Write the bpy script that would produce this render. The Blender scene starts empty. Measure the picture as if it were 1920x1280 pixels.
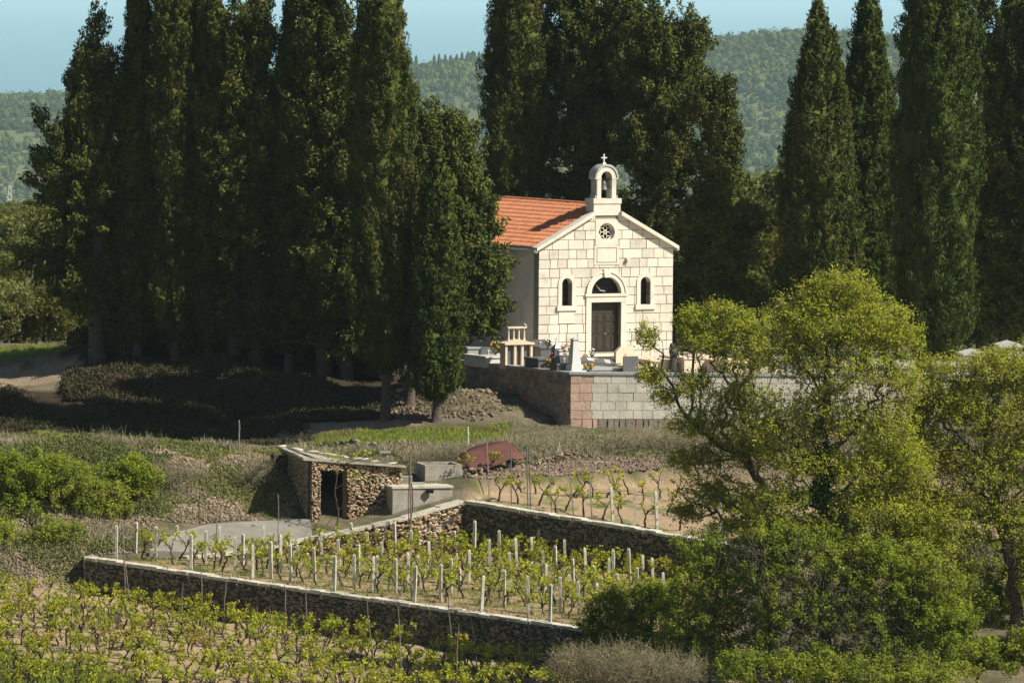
import bpy, math, random
import numpy as np
from mathutils import Vector, Matrix
R = math.radians
C = bpy.context.scene.collection
SC = bpy.context.scene

# ------------------------------------------------------------------ camera
F = 12000.0            # focal length in pixels of the 1920 px wide photograph
CAM = np.array((0.0, 0.0, 17.2))
PITCH = math.atan(670.0 / F); ROLL = 0.008
fw = np.array((0, math.cos(PITCH), -math.sin(PITCH)))
r0 = np.array((1.0, 0, 0)); u0 = np.array((0, math.sin(PITCH), math.cos(PITCH)))
rt = math.cos(ROLL) * r0 + math.sin(ROLL) * u0
up = math.cos(ROLL) * u0 - math.sin(ROLL) * r0
cam = bpy.data.cameras.new("camera"); co = bpy.data.objects.new("camera", cam); C.objects.link(co)
cam.sensor_width = 36; cam.lens = F / 1920 * 36; cam.clip_start = 1; cam.clip_end = 300000
M = Matrix.Identity(4)
for i in range(3):
    M[i][0] = rt[i]; M[i][1] = up[i]; M[i][2] = -fw[i]; M[i][3] = CAM[i]
co.matrix_world = M
SC.camera = co
# ------------------------------------------------------------------ light
SUN_EL = 44.0; SUN_DIR = np.array((0.945, -0.325))          # horizontal direction towards the sun
SUN_DIR = SUN_DIR / np.linalg.norm(SUN_DIR)
w = bpy.data.worlds.new("World"); SC.world = w; w.use_nodes = True
nt = w.node_tree; bg = nt.nodes['Background']
sky = nt.nodes.new('ShaderNodeTexSky'); sky.sky_type = 'NISHITA'; sky.sun_disc = False
sky.sun_elevation = R(SUN_EL); sky.sun_rotation = math.atan2(SUN_DIR[0], SUN_DIR[1])
sky.air_density = 1.0; sky.dust_density = 0.6; sky.ozone_density = 1.0
nt.links.new(sky.outputs[0], bg.inputs[0]); bg.inputs[1].default_value = 0.06
sl = bpy.data.lights.new("sun", 'SUN'); sl.energy = 5.0; sl.angle = R(0.5); sl.color = (1.0, 0.935, 0.83)
so = bpy.data.objects.new("sun", sl); C.objects.link(so)
sd = Vector((SUN_DIR[0] * math.cos(R(SUN_EL)), SUN_DIR[1] * math.cos(R(SUN_EL)), math.sin(R(SUN_EL))))
so.rotation_euler = sd.to_track_quat('Z', 'Y').to_euler(); so.location = (60, 200, 80)
SC.view_settings.view_transform = 'Standard'; SC.view_settings.look = 'None'
SC.view_settings.exposure = 0.35; SC.view_settings.gamma = 1.0
SC.cycles.max_bounces = 6; SC.cycles.diffuse_bounces = 3; SC.cycles.transmission_bounces = 3
SC.cycles.volume_bounces = 1; SC.cycles.transparent_max_bounces = 8

# ------------------------------------------------------------------ placing helpers
def at(px, py, y):
    d = fw + (px - 960) / F * rt - (py - 640) / F * up
    return CAM + d * (y / d[1])
def pxm(y): return F / y                                     # pixels per metre at distance y

# ------------------------------------------------------------------ object helpers
def tag(o, label=None, cat=None, group=None, kind=None):
    if label: o['label'] = label
    if cat: o['category'] = cat
    if group: o['group'] = group
    if kind: o['kind'] = kind
    return o
def empty(name, loc=(0, 0, 0), rz=0.0, label=None, cat=None, group=None):
    o = bpy.data.objects.new(name, None); C.objects.link(o)
    o.location = tuple(float(v) for v in loc); o.rotation_euler = (0, 0, rz); o.empty_display_size = 0.3
    return tag(o, label, cat, group)
def npmesh(name, V, Fc, mat, parent=None, smooth=False, loc=None):
    """V (n,3), Fc (m,k) equal sized faces or a list of such arrays"""
    V = np.asarray(V, dtype=np.float32).reshape(-1, 3)
    if not isinstance(Fc, (list, tuple)): Fc = [Fc]
    Fc = [np.asarray(f, dtype=np.int32) for f in Fc if len(f)]
    me = bpy.data.meshes.new(name)
    me.vertices.add(len(V)); me.vertices.foreach_set('co', V.ravel())
    loops = np.concatenate([f.ravel() for f in Fc]); tot = np.concatenate([np.full(len(f), f.shape[1], np.int32) for f in Fc])
    st = np.concatenate(([0], np.cumsum(tot)[:-1])).astype(np.int32)
    me.loops.add(len(loops)); me.loops.foreach_set('vertex_index', loops)
    me.polygons.add(len(tot)); me.polygons.foreach_set('loop_start', st); me.polygons.foreach_set('loop_total', tot)
    if smooth: me.polygons.foreach_set('use_smooth', np.ones(len(tot), dtype=bool))
    me.update(calc_edges=True)
    if mat: me.materials.append(mat)
    o = bpy.data.objects.new(name, me); C.objects.link(o)
    if parent: o.parent = parent
    if loc is not None: o.location = tuple(float(v) for v in loc)
    return o
class MB:
    def __init__(s): s.v = []; s.f = []
    def add(s, vs, fs):
        n = len(s.v); s.v += [tuple(float(c) for c in v) for v in vs]; s.f += [tuple(i + n for i in f) for f in fs]; return s
    def box(s, x0, x1, y0, y1, z0, z1):
        return s.add([(x0, y0, z0), (x1, y0, z0), (x1, y1, z0), (x0, y1, z0), (x0, y0, z1), (x1, y0, z1), (x1, y1, z1), (x0, y1, z1)],
                     [(0, 3, 2, 1), (4, 5, 6, 7), (0, 1, 5, 4), (1, 2, 6, 5), (2, 3, 7, 6), (3, 0, 4, 7)])
    def frus(s, cx, cy, z0, z1, a0, b0, a1, b1):              # tapered block
        return s.add([(cx - a0, cy - b0, z0), (cx + a0, cy - b0, z0), (cx + a0, cy + b0, z0), (cx - a0, cy + b0, z0),
                      (cx - a1, cy - b1, z1), (cx + a1, cy - b1, z1), (cx + a1, cy + b1, z1), (cx - a1, cy + b1, z1)],
                     [(0, 3, 2, 1), (4, 5, 6, 7), (0, 1, 5, 4), (1, 2, 6, 5), (2, 3, 7, 6), (3, 0, 4, 7)])
    def prism(s, poly, y0, y1):                              # poly in (x, z), counter-clockwise seen from -y
        n = len(poly)
        vs = [(x, y0, z) for x, z in poly] + [(x, y1, z) for x, z in poly]
        fs = [tuple(range(n)), tuple(range(2 * n - 1, n - 1, -1))] + [(i, i + n, (i + 1) % n + n, (i + 1) % n) for i in range(n)]
        return s.add(vs, fs)
    def ring(s, inner, outer, y0, y1, closed=True):          # flat frame between two outlines (x, z)
        n = len(inner)
        vs = [(x, y0, z) for x, z in inner] + [(x, y0, z) for x, z in outer] + [(x, y1, z) for x, z in inner] + [(x, y1, z) for x, z in outer]
        fs = []
        for i in range(n if closed else n - 1):
            j = (i + 1) % n
            fs += [(i, j, n + j, n + i), (2 * n + i, 3 * n + i, 3 * n + j, 2 * n + j), (i, 2 * n + i, 2 * n + j, j), (n + i, n + j, 3 * n + j, 3 * n + i)]
        if not closed:
            fs += [(0, n, 3 * n, 2 * n), (n - 1, 3 * n - 1, 4 * n - 1, 2 * n - 1)]
        return s.add(vs, fs)
    def lathe(s, prof, cx=0, cy=0, n=14):                     # prof [(r, z)]
        vs = []; fs = []
        for r, z in prof:
            for k in range(n):
                a = 2 * math.pi * k / n; vs.append((cx + r * math.cos(a), cy + r * math.sin(a), z))
        for i in range(len(prof) - 1):
            for k in range(n):
                fs.append((i * n + k, i * n + (k + 1) % n, (i + 1) * n + (k + 1) % n, (i + 1) * n + k))
        fs += [tuple(range(n - 1, -1, -1)), tuple((len(prof) - 1) * n + k for k in range(n))]
        return s.add(vs, fs)
    def tube(s, pts, rad, n=6):
        pts = [Vector(p) for p in pts]; 
        if not isinstance(rad, (list, tuple)): rad = [rad] * len(pts)
        vs = []; fs = []
        for i, p in enumerate(pts):
            t = (pts[min(i + 1, len(pts) - 1)] - pts[max(i - 1, 0)]).normalized()
            a = t.cross(Vector((0, 1, 0.13))).normalized(); b = t.cross(a)
            for k in range(n):
                q = 2 * math.pi * k / n; vs.append(tuple(p + a * (math.cos(q) * rad[i]) + b * (math.sin(q) * rad[i])))
        for i in range(len(pts) - 1):
            for k in range(n): fs.append((i * n + k, i * n + (k + 1) % n, (i + 1) * n + (k + 1) % n, (i + 1) * n + k))
        fs += [tuple(range(n)), tuple((len(pts) - 1) * n + k for k in range(n - 1, -1, -1))]
        return s.add(vs, fs)
    def build(s, name, mat, parent=None, smooth=False, loc=None, rz=None):
        me = bpy.data.meshes.new(name); me.from_pydata(s.v, [], s.f); me.update()
        if smooth: me.polygons.foreach_set('use_smooth', [True] * len(me.polygons))
        if mat: me.materials.append(mat)
        o = bpy.data.objects.new(name, me); C.objects.link(o)
        if parent: o.parent = parent
        if loc is not None: o.location = tuple(float(v) for v in loc)
        if rz is not None: o.rotation_euler = (0, 0, rz)
        return o

# ------------------------------------------------------------------ materials
def mat(name, c1, c2=None, rough=0.85, scale=3.0, bump=0.0, bscale=20.0, island=0.0, spec=0.25, trans=0.0, metal=0.0, tcol=None, c3=None, s3=0.6, coords='Object', c3pos=(0.52, 0.66)):
    m = bpy.data.materials.new(name); m.use_nodes = True; n = m.node_tree; N = n.nodes; L = n.links
    b = N['Principled BSDF']; b.inputs['Roughness'].default_value = rough; b.inputs['Specular IOR Level'].default_value = spec
    b.inputs['Metallic'].default_value = metal
    tc = N.new('ShaderNodeTexCoord')
    def mix(f, a, bb):
        x = N.new('ShaderNodeMix'); x.data_type = 'RGBA'
        if isinstance(f, float): x.inputs[0].default_value = f
        else: L.new(f, x.inputs[0])
        for v, i in ((a, 6), (bb, 7)):
            if isinstance(v, tuple): x.inputs[i].default_value = (*v, 1)
            else: L.new(v, x.inputs[i])
        return x.outputs[2]
    def noise(sc, det=4):
        t = N.new('ShaderNodeTexNoise'); t.inputs['Scale'].default_value = sc; t.inputs['Detail'].default_value = det
        L.new(tc.outputs[coords], t.inputs['Vector']); return t.outputs['Fac']
    def ramp(src, lo, hi):
        r = N.new('ShaderNodeMapRange'); r.inputs[1].default_value = lo; r.inputs[2].default_value = hi; L.new(src, r.inputs[0]); return r.outputs[0]
    col = c1
    if c2: col = mix(ramp(noise(scale), 0.35, 0.65), c1, c2)
    if c3: col = mix(ramp(noise(s3, 6), *c3pos), col, c3)
    if island:
        g = N.new('ShaderNodeNewGeometry')
        h = N.new('ShaderNodeHueSaturation'); 
        v = N.new('ShaderNodeMapRange'); v.inputs[3].default_value = 1 - island; v.inputs[4].default_value = 1 + island
        L.new(g.outputs['Random Per Island'], v.inputs[0]); L.new(v.outputs[0], h.inputs['Value'])
        if isinstance(col, tuple): h.inputs['Color'].default_value = (*col, 1)
        else: L.new(col, h.inputs['Color'])
        col = h.outputs[0]
    if isinstance(col, tuple): b.inputs['Base Color'].default_value = (*col, 1)
    else: L.new(col, b.inputs['Base Color'])
    if bump:
        bp = N.new('ShaderNodeBump'); bp.inputs['Strength'].default_value = 1.0; bp.inputs['Distance'].default_value = bump
        L.new(noise(bscale, 6), bp.inputs['Height']); L.new(bp.outputs[0], b.inputs['Normal'])
    if trans:
        t = N.new('ShaderNodeBsdfTranslucent'); t.inputs[0].default_value = (*(tcol or c1), 1)
        if tcol is None and not isinstance(col, tuple): L.new(col, t.inputs[0])
        ms = N.new('ShaderNodeMixShader'); ms.inputs[0].default_value = trans
        L.new(b.outputs[0], ms.inputs[1]); L.new(t.outputs[0], ms.inputs[2]); L.new(ms.outputs[0], N['Material Output'].inputs[0])
    return m
M_ash = mat('ashlar_limestone', (0.78, 0.715, 0.575), (0.69, 0.63, 0.505), scale=1.7, island=0.13, bump=0.016, bscale=9, c3=(0.52, 0.47, 0.37), s3=1.3, c3pos=(0.56, 0.74))
M_mort = mat('mortar_joint', (0.25, 0.22, 0.17), (0.33, 0.29, 0.22), scale=8)
M_trim = mat('dressed_stone', (0.82, 0.75, 0.62), (0.73, 0.665, 0.545), scale=2.5, bump=0.006, bscale=30, c3=(0.56, 0.52, 0.43), s3=1.1, c3pos=(0.58, 0.78))
M_dull = mat('weathered_stone', (0.60, 0.57, 0.48), (0.42, 0.41, 0.36), scale=4, bump=0.01, bscale=25, c3=(0.20, 0.24, 0.19), s3=2.5, c3pos=(0.56, 0.72))
M_plast = mat('old_plaster', (0.88, 0.77, 0.62), (0.80, 0.70, 0.57), scale=1.2, bump=0.01, bscale=12, c3=(0.60, 0.55, 0.47), s3=0.7)
M_tile = mat('roof_tile', (0.60, 0.245, 0.115), (0.48, 0.19, 0.09), scale=4, island=0.10, rough=0.8, c3=(0.40, 0.16, 0.09), s3=1.5, c3pos=(0.58, 0.78))
M_black = mat('dark_interior', (0.010, 0.010, 0.010))
M_glass = mat('old_glass', (0.012, 0.013, 0.012), rough=0.25, spec=0.4)
M_door = mat('dark_brown_wood', (0.060, 0.046, 0.030), (0.040, 0.034, 0.024), scale=9, rough=0.6)
M_metal = mat('zinc', (0.55, 0.56, 0.54), rough=0.5, metal=0.3)
M_iron = mat('dark_iron', (0.06, 0.055, 0.05), rough=0.6)
M_bronze = mat('bell_bronze', (0.16, 0.16, 0.12), rough=0.5, metal=0.5)
M_marble = mat('white_marble', (0.72, 0.71, 0.66), (0.60, 0.60, 0.56), scale=5, rough=0.4)
M_cream = mat('cream_stone', (0.80, 0.66, 0.48), (0.70, 0.57, 0.42), scale=6)
M_granite = mat('grey_granite', (0.15, 0.15, 0.15), (0.10, 0.10, 0.105), scale=30, rough=0.35, spec=0.5)
M_grslab = mat('pale_grey_stone', (0.42, 0.42, 0.39), (0.33, 0.34, 0.32), scale=8, rough=0.5)
M_conc = mat('old_concrete', (0.42, 0.39, 0.31), (0.32, 0.29, 0.23), scale=2.5, bump=0.02, bscale=15, c3=(0.20, 0.18, 0.14), s3=1.6, c3pos=(0.56, 0.75))
M_post = mat('post_concrete', (0.62, 0.60, 0.48), (0.50, 0.48, 0.38), scale=12, bump=0.004, bscale=60, c3=(0.30, 0.30, 0.24), s3=7)
M_stick = mat('grey_stake_wood', (0.27, 0.22, 0.17), (0.18, 0.15, 0.11), scale=10)
M_cope = mat('lime_coping', (0.62, 0.58, 0.46), (0.50, 0.47, 0.36), scale=3, bump=0.02, bscale=18, c3=(0.33, 0.34, 0.22), s3=3, c3pos=(0.52, 0.68))
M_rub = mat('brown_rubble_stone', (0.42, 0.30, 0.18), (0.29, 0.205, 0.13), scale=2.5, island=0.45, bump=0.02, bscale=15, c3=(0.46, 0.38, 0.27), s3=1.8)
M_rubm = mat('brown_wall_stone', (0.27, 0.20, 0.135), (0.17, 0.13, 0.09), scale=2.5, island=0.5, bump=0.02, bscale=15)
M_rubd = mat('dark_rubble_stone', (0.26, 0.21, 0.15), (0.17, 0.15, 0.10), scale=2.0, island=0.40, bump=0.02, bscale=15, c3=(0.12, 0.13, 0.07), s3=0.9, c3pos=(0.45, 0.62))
M_rubl = mat('pale_rubble_stone', (0.33, 0.25, 0.165), (0.22, 0.17, 0.115), scale=2.0, island=0.40, bump=0.02, bscale=15)
M_earthf = mat('wall_core_earth', (0.08, 0.065, 0.045), (0.055, 0.045, 0.03), scale=5)
M_pink = mat('pinkish_block', (0.62, 0.43, 0.31), (0.52, 0.36, 0.27), scale=2.5, island=0.10, bump=0.02, bscale=9)
M_blk = mat('pale_cream_block', (0.70, 0.65, 0.52), (0.60, 0.56, 0.45), scale=2.0, island=0.10, bump=0.015, bscale=9, c3=(0.47, 0.45, 0.34), s3=1.5, c3pos=(0.55, 0.75))
M_mott = mat('mottled_rubble_render', (0.34, 0.29, 0.22), (0.24, 0.20, 0.16), scale=3.5, island=0.25, bump=0.03, bscale=7, c3=(0.40, 0.24, 0.18), s3=1.2, c3pos=(0.55, 0.66))
M_rust = mat('rusty_steel', (0.115, 0.045, 0.034), (0.16, 0.07, 0.052), scale=1.2, rough=0.8, c3=(0.11, 0.045, 0.035), s3=2.5)
M_bark = mat('grey_brown_bark', (0.12, 0.095, 0.07), (0.07, 0.055, 0.042), scale=6, bump=0.02, bscale=25)
M_twig = mat('pale_twig_bark', (0.24, 0.20, 0.16), (0.13, 0.11, 0.09), scale=5)
M_vbark = mat('vine_bark', (0.10, 0.07, 0.05), (0.06, 0.045, 0.035), scale=14)
M_dry = mat('dry_stems', (0.34, 0.29, 0.18), (0.22, 0.20, 0.11), scale=3, island=0.3)
def fol(name, c1, c2, scale=0.8, isl=0.35, trans=0.25, c3=None, s3=0.5, rough=0.6):
    return mat(name, c1, c2, scale=scale, island=isl, trans=trans, rough=rough, c3=c3, s3=s3, spec=0.1)
L_cyp = fol('cypress_foliage', (0.088, 0.105, 0.022), (0.050, 0.066, 0.015), 1.4, 0.5, 0.05, c3=(0.115, 0.115, 0.028), rough=.9)
L_cypg = fol('green_cypress_foliage', (0.080, 0.108, 0.020), (0.048, 0.074, 0.015), 1.2, 0.40, 0.06, c3=(0.066, 0.080, 0.020), rough=.9)
L_con = fol('conifer_foliage', (0.12, 0.14, 0.028), (0.060, 0.078, 0.018), 0.9, 0.40, 0.06, c3=(0.15, 0.155, 0.035), rough=.9)
L_alm = fol('almond_leaves', (0.42, 0.43, 0.040), (0.28, 0.34, 0.032), 0.5, 0.40, 0.45, c3=(0.42, 0.38, 0.055))
L_vine = fol('vine_leaves', (0.48, 0.48, 0.045), (0.34, 0.41, 0.035), 1.6, 0.35, 0.45, c3=(0.46, 0.38, 0.06))
L_shr = fol('shrub_leaves', (0.28, 0.33, 0.028), (0.15, 0.21, 0.02), 0.8, 0.45, 0.40, c3=(0.30, 0.31, 0.045))
L_ivy = fol('ivy_leaves', (0.055, 0.105, 0.016), (0.035, 0.075, 0.012), 1.5, 0.40, 0.20, rough=0.35)
L_oli = fol('scrub_leaves', (0.24, 0.25, 0.07), (0.15, 0.17, 0.05), 0.6, 0.35, 0.25)
L_scr = fol('grey_scrub_leaves', (0.19, 0.20, 0.07), (0.12, 0.145, 0.045), 1.0, 0.35, 0.25)
L_grs = fol('grass_blades', (0.30, 0.33, 0.06), (0.20, 0.27, 0.045), 0.9, 0.35, 0.35, c3=(0.26, 0.24, 0.08))
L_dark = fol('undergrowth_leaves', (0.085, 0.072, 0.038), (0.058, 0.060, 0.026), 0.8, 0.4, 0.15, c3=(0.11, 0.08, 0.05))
L_yel = fol('yellow_green_leaves', (0.19, 0.18, 0.03), (0.13, 0.15, 0.03), 0.8, 0.35, 0.35)
M_far = mat('far_canopy', (0.105, 0.130, 0.034), (0.030, 0.058, 0.022), scale=0.02, island=0.35, rough=0.9, spec=0.05)

# ------------------------------------------------------------------ terrain
def W(pts): return np.array([at(*p) for p in pts])
WF = W([(162, 1047, 262), (390, 1081, 259.3), (640, 1116, 256.3), (860, 1147, 253.7), (1075, 1178, 251), (1330, 1214, 248)])      # long front wall, top line
WB = W([(350, 1046, 263.2), (470, 1033, 264.4), (560, 1015, 265.3), (640, 1000, 265.9), (760, 972, 266.8), (868, 941, 268)])           # wall below the shed
WA = W([(872, 941, 268), (1010, 963, 266.4), (1150, 986, 264.7), (1290, 1010, 263), (1420, 1034, 261.4)])                              # wall below the upper plot
def back(P, o): Q = np.array(P, float).copy(); Q[:, 1] += o; return Q
_pl1ref = W([(162, 1045, 262), (1075, 1175, 251), (870, 1042, 267.6), (1230, 1080, 262.6), (400, 1043, 264)])
PL1 = np.vstack([back(WF, .62), back(WA[::-1], .25), back(WB[::-1][1:], .25), W([(250, 1046, 263.0)])])
PL2 = np.vstack([back(WA, .66), W([(1500, 1050, 260), (1990, 1100, 258), (1990, 925, 275), (1250, 922, 275), (905, 925, 271)])])
def planefit(P):
    A = np.c_[P[:, 0], P[:, 1], np.ones(len(P))]; return np.linalg.lstsq(A, P[:, 2], rcond=None)[0]
CEM = np.vstack([back(W([(1070, 703, 289.5)]), .75), W([(858, 678, 299)]) + np.array((.55, .6, 0)), W([(860, 672, 312), (900, 640, 330), (1500, 640, 330), (2100, 690, 320), (2100, 715, 292), (1780, 708, 292.2)])])
CEMC = np.array((0.0, 0.0, 0.0))
def inpoly(x, y, P):
    x = np.asarray(x, float); y = np.asarray(y, float); r = np.zeros(x.shape, bool); n = len(P); j = n - 1
    for i in range(n):
        xi, yi, xj, yj = P[i][0], P[i][1], P[j][0], P[j][1]
        c = ((yi > y) != (yj > y)) & (x < (xj - xi) * (y - yi) / (yj - yi + 1e-12) + xi); r ^= c; j = i
    return r
BASE = W([(1075, 803, 289), (1300, 800, 287), (1600, 800, 287), (1900, 800, 287),
          (760, 830, 283), (900, 832, 283), (640, 835, 283), (760, 803, 289), (640, 800, 290), (900, 805, 288), (560, 795, 292),
          (905, 850, 280), (1000, 838, 281), (1150, 832, 281), (1300, 830, 281), (1600, 830, 281), (1950, 830, 281),
          (560, 850, 278), (450, 848, 275), (300, 840, 274), (100, 830, 273), (0, 830, 273), (-200, 830, 273),
          (520, 985, 267.5), (450, 985, 267), (330, 985, 267), (450, 910, 271), (300, 920, 270), (700, 905, 272), (860, 880, 275), (620, 860, 278), (800, 900, 271), (780, 935, 269.5),
          (560, 1010, 266.3), (450, 1030, 264.5), (300, 1040, 263.5), (600, 985, 268), (720, 965, 269),
          (100, 960, 266), (0, 960, 266), (-200, 960, 266), (100, 1060, 262.5), (0, 1070, 262.5), (-200, 1060, 262.5), (200, 1010, 265), (150, 1035, 263.5),
          (0, 1120, 259.5), (150, 1118, 260.5), (-200, 1120, 259.5), (400, 1165, 257.5), (700, 1200, 254.2), (1075, 1248, 250), (1300, 1262, 247.5), (0, 1200, 252), (500, 1215, 252), (1350, 1200, 252),
          (0, 1280, 246), (960, 1300, 246), (1500, 1300, 243), (1950, 1300, 243), (1700, 1200, 250), (1950, 1200, 250), (1450, 1150, 255), (1900, 1140, 256), (-300, 1280, 246),
          # bank and hollow on the left
          (300, 842, 291), (100, 832, 291), (500, 838, 290.5), (0, 832, 291), (-200, 832, 291), (300, 800, 294.5), (60, 800, 294.5), (500, 808, 293), (100, 760, 297), (300, 762, 296), (500, 765, 295), (700, 780, 292.5), (0, 735, 298), (60, 700, 302), (-200, 700, 302), (60, 668, 308), (0, 668, 308), (-200, 668, 308),
          (180, 640, 303), (300, 652, 303), (420, 665, 301), (560, 690, 299), (700, 722, 296.5), (780, 730, 295), (850, 715, 296), (930, 735, 293.5), (1000, 770, 290.5), (830, 770, 291), (740, 785, 290.5),
          (60, 650, 318), (-200, 650, 318), (200, 640, 315), (500, 650, 320), (800, 650, 325), (-200, 645, 340), (300, 645, 340), (900, 650, 345), (1500, 650, 345), (2100, 650, 345)])
BASE = np.vstack([BASE, [(x, 232, -10.6) for x in range(-60, 61, 20)], [(x, 350, 0.2) for x in range(-60, 61, 20)],
                  [(-60, y, z) for y, z in ((250, -9), (262, -7), (275, -2.6), (300, -1.2), (320, -.5))],
                  [(60, y, z) for y, z in ((250, -9), (262, -6), (275, -4.5), (290, -2.8), (320, -.3))]])
_p1 = planefit(_pl1ref); _p2 = planefit(W([(870, 940, 268), (1290, 1010, 263), (1990, 1100, 258), (1990, 925, 275), (1250, 922, 275), (905, 925, 271)])); _pc = planefit(CEM)
def _foot(P, h, o):
    Q = back(P, o); Q[:, 2] -= np.array(h); return Q
BASE = np.vstack([BASE, _foot(WF, [1.3, 1.7, 1.75, 1.65, 1.65, 1.65], .3), _foot(WB, 0, .75), _foot(W([(1070, 702, 289.5), (1300, 704, 290.2), (1780, 708, 291.5)]), [2.9, 2.8, 2.7], .35),
                  W([(862, 742, 298.9)]), W([(930, 742, 295.5)]), W([(1000, 775, 292.0)])])
_sc = np.array((.45, 1.0)); _bp = BASE[:, :2] * _sc; _n = len(_bp)
_K = np.sqrt(((_bp[:, None] - _bp[None]) ** 2).sum(-1) + .6 ** 2); _Am = np.zeros((_n + 3, _n + 3)); _Am[:_n, :_n] = _K - np.eye(_n) * .08; _Am[:_n, _n:] = np.c_[np.ones(_n), _bp]; _Am[_n:, :_n] = _Am[:_n, _n:].T
_w = np.linalg.solve(_Am, np.concatenate([BASE[:, 2], np.zeros(3)]))
def base_z(x, y):
    x = np.asarray(x, float); y = np.asarray(y, float); sh = x.shape; q = np.stack([x.ravel(), y.ravel()], -1) * _sc; out = np.zeros(len(q))
    for s in range(0, len(q), 20000):
        d = np.sqrt(((q[s:s + 20000, None] - _bp[None]) ** 2).sum(-1) + .6 ** 2); out[s:s + 20000] = d @ _w[:_n] + _w[_n] + q[s:s + 20000] @ _w[_n + 1:]
    return out.reshape(sh)
def wob(x, y): return 0.05 * np.sin(x * 1.7 + y * .9) + 0.05 * np.sin(x * .8 - y * 1.9 + 2) + 0.03 * np.sin(x * 4.1 + 1) * np.sin(y * 3.7)
HS = 1.8                                                      # how much farther the ridge stands than its first sketch
def hillz(x, y):
    x = np.asarray(x, float); y = np.asarray(y, float)
    f_ = np.where(y > 760, np.interp(y, [760, 2850 * HS], [1, HS]), 1.0); f_ = np.where(y > 2850 * HS, HS, f_)
    z = hillz0(x / f_, y / f_); return 17.2 - (17.2 - z) * f_
def hillz0(x, y):
    """far land: low ground behind the churchyard, then the wooded ridge"""
    s = np.clip((y - 2850) / 700, 0, 1.25)
    crest = -26.0 + 0.028 * x + 2.5 * np.sin(x / 60.) + 1.6 * np.sin(x / 23. + 1)          # height of the ridge top
    crest = crest + 9 * np.exp(-((x - 180) / 120.) ** 2) - 20 * np.exp(-((x + 300) / 130.) ** 2)
    low = -93 + 5 * np.sin(x / 90.) + 0.010 * x
    prof = np.where(s < 1, s * s * (3 - 2 * s), 1 - (s - 1) * 0.6)
    gul = 7 * np.sin(x / 45. + s * 3) * s * (1 - np.clip(s, 0, 1))
    ridge = low + (crest - low) * prof + gul
    # near slope that holds the middle distance wood on the left
    yy = np.clip((y - 345) / 400, 0, 1)
    near = 0.2 - 9 * np.sin(yy * 1.5) - 1.5 * yy
    nl = np.where(y < 745, near, near - (y - 745) * 0.05)
    t = np.clip((y - 745) / 900, 0, 1); t = t * t * (3 - 2 * t)
    return np.where(y < 745, near, np.where(y < 2850, nl * (1 - t) + low * t, ridge))
def G(x, y):
    x = np.asarray(x, float); y = np.asarray(y, float)
    z = base_z(x, y) + wob(x, y)
    z = np.where(inpoly(x, y, PL1), _p1[0] * x + _p1[1] * y + _p1[2] + 0.4 * wob(x, y) - 0.05, z)
    z = np.where(inpoly(x, y, PL2), _p2[0] * x + _p2[1] * y + _p2[2] + 0.4 * wob(x, y) - 0.05, z)
    z = np.where(inpoly(x, y, CEM), _pc[0] * x + _pc[1] * y + _pc[2] - 0.04, z)
    return z
def g1(x, y): return float(G(np.array([x]), np.array([y]))[0])
def gp(px, py, y):
    """a point standing on the ground under pixel column px at distance y"""
    p = at(px, py, y); return np.array((p[0], p[1], g1(p[0], p[1])))
HS = 1.8
xs = np.concatenate([np.linspace(-2600, -100, 60), np.linspace(-90, -31, 30), np.arange(-30, 30.01, 0.3), np.linspace(31, 40, 10), np.linspace(44, 90, 14), np.linspace(100, 2600, 60)])
ys = np.concatenate([[-200, -100, -40, -10, 0, 10, 30, 60, 100, 140, 180, 205, 220, 232], np.arange(236, 302, 0.3), np.arange(302, 332, 0.6), np.linspace(334, 350, 9), np.linspace(360, 745, 24), np.linspace(780, 2800 * HS, 50), np.linspace(2850 * HS, 3750 * HS, 60), [3900 * HS, 4200 * HS, 4600 * HS]])
X, Y = np.meshgrid(xs, ys)
Z = np.zeros_like(X)
nearm = (Y >= 232) & (Y <= 350)
cz = base_z(X[nearm].clip(-60, 60), Y[nearm])
Z[nearm] = G(X[nearm].clip(-60, 60), Y[nearm])
fr = Y < 232
yy = Y[fr]; Z[fr] = np.where(yy > 60, -10.6 + 0 * yy, np.interp(yy, [-40, 0, 10, 30, 60], [15.6, 15.6, 14.6, 4, -10.6]))
fa = Y > 350; Z[fa] = hillz(X[fa], Y[fa])
Z = np.where(Y > 4000 * HS, -360, Z)
nx = len(xs); ny = len(ys)
idx = np.arange(nx * ny).reshape(ny, nx)
Fq = np.stack([idx[:-1, :-1], idx[:-1, 1:], idx[1:, 1:], idx[1:, :-1]], -1).reshape(-1, 4)
ground_mat = bpy.data.materials.new('ground_soil_and_grass'); ground_mat.use_nodes = True
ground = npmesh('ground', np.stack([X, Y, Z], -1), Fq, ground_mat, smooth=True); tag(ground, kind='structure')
# soil / grass / path masks, plus the shade painted under the grove
xv, yv = X.ravel(), Y.ravel()
soil = inpoly(xv, yv, PL1).astype(float) + inpoly(xv, yv, PL2) + ((yv > 236) & (yv < 262) & ~inpoly(xv, yv, PL1) & (xv < 9))
PATH = W([(-300, 690, 303), (130, 690, 302.5), (200, 705, 300), (140, 716, 299.2), (-300, 716, 299)])
PATH2 = W([(520, 790, 292.6), (740, 793, 290.5), (800, 800, 289), (640, 803, 289.4), (520, 798, 291)])
path = (inpoly(xv, yv, PATH) | inpoly(xv, yv, PATH2)).astype(float)
GR = [W([(-300, 655, 312), (140, 655, 312), (150, 690, 303.5), (-300, 690, 303.5)]), W([(600, 803, 288.8), (960, 806, 288.2), (930, 838, 282), (600, 838, 282)]), W([(0, 1225, 250), (260, 1262, 247), (260, 1300, 243), (-200, 1300, 243), (-200, 1220, 250)])]
grs = sum(inpoly(xv, yv, g).astype(float) for g in GR)
grs = np.clip(grs + .6 * (yv > 345), 0, 1)
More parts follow.
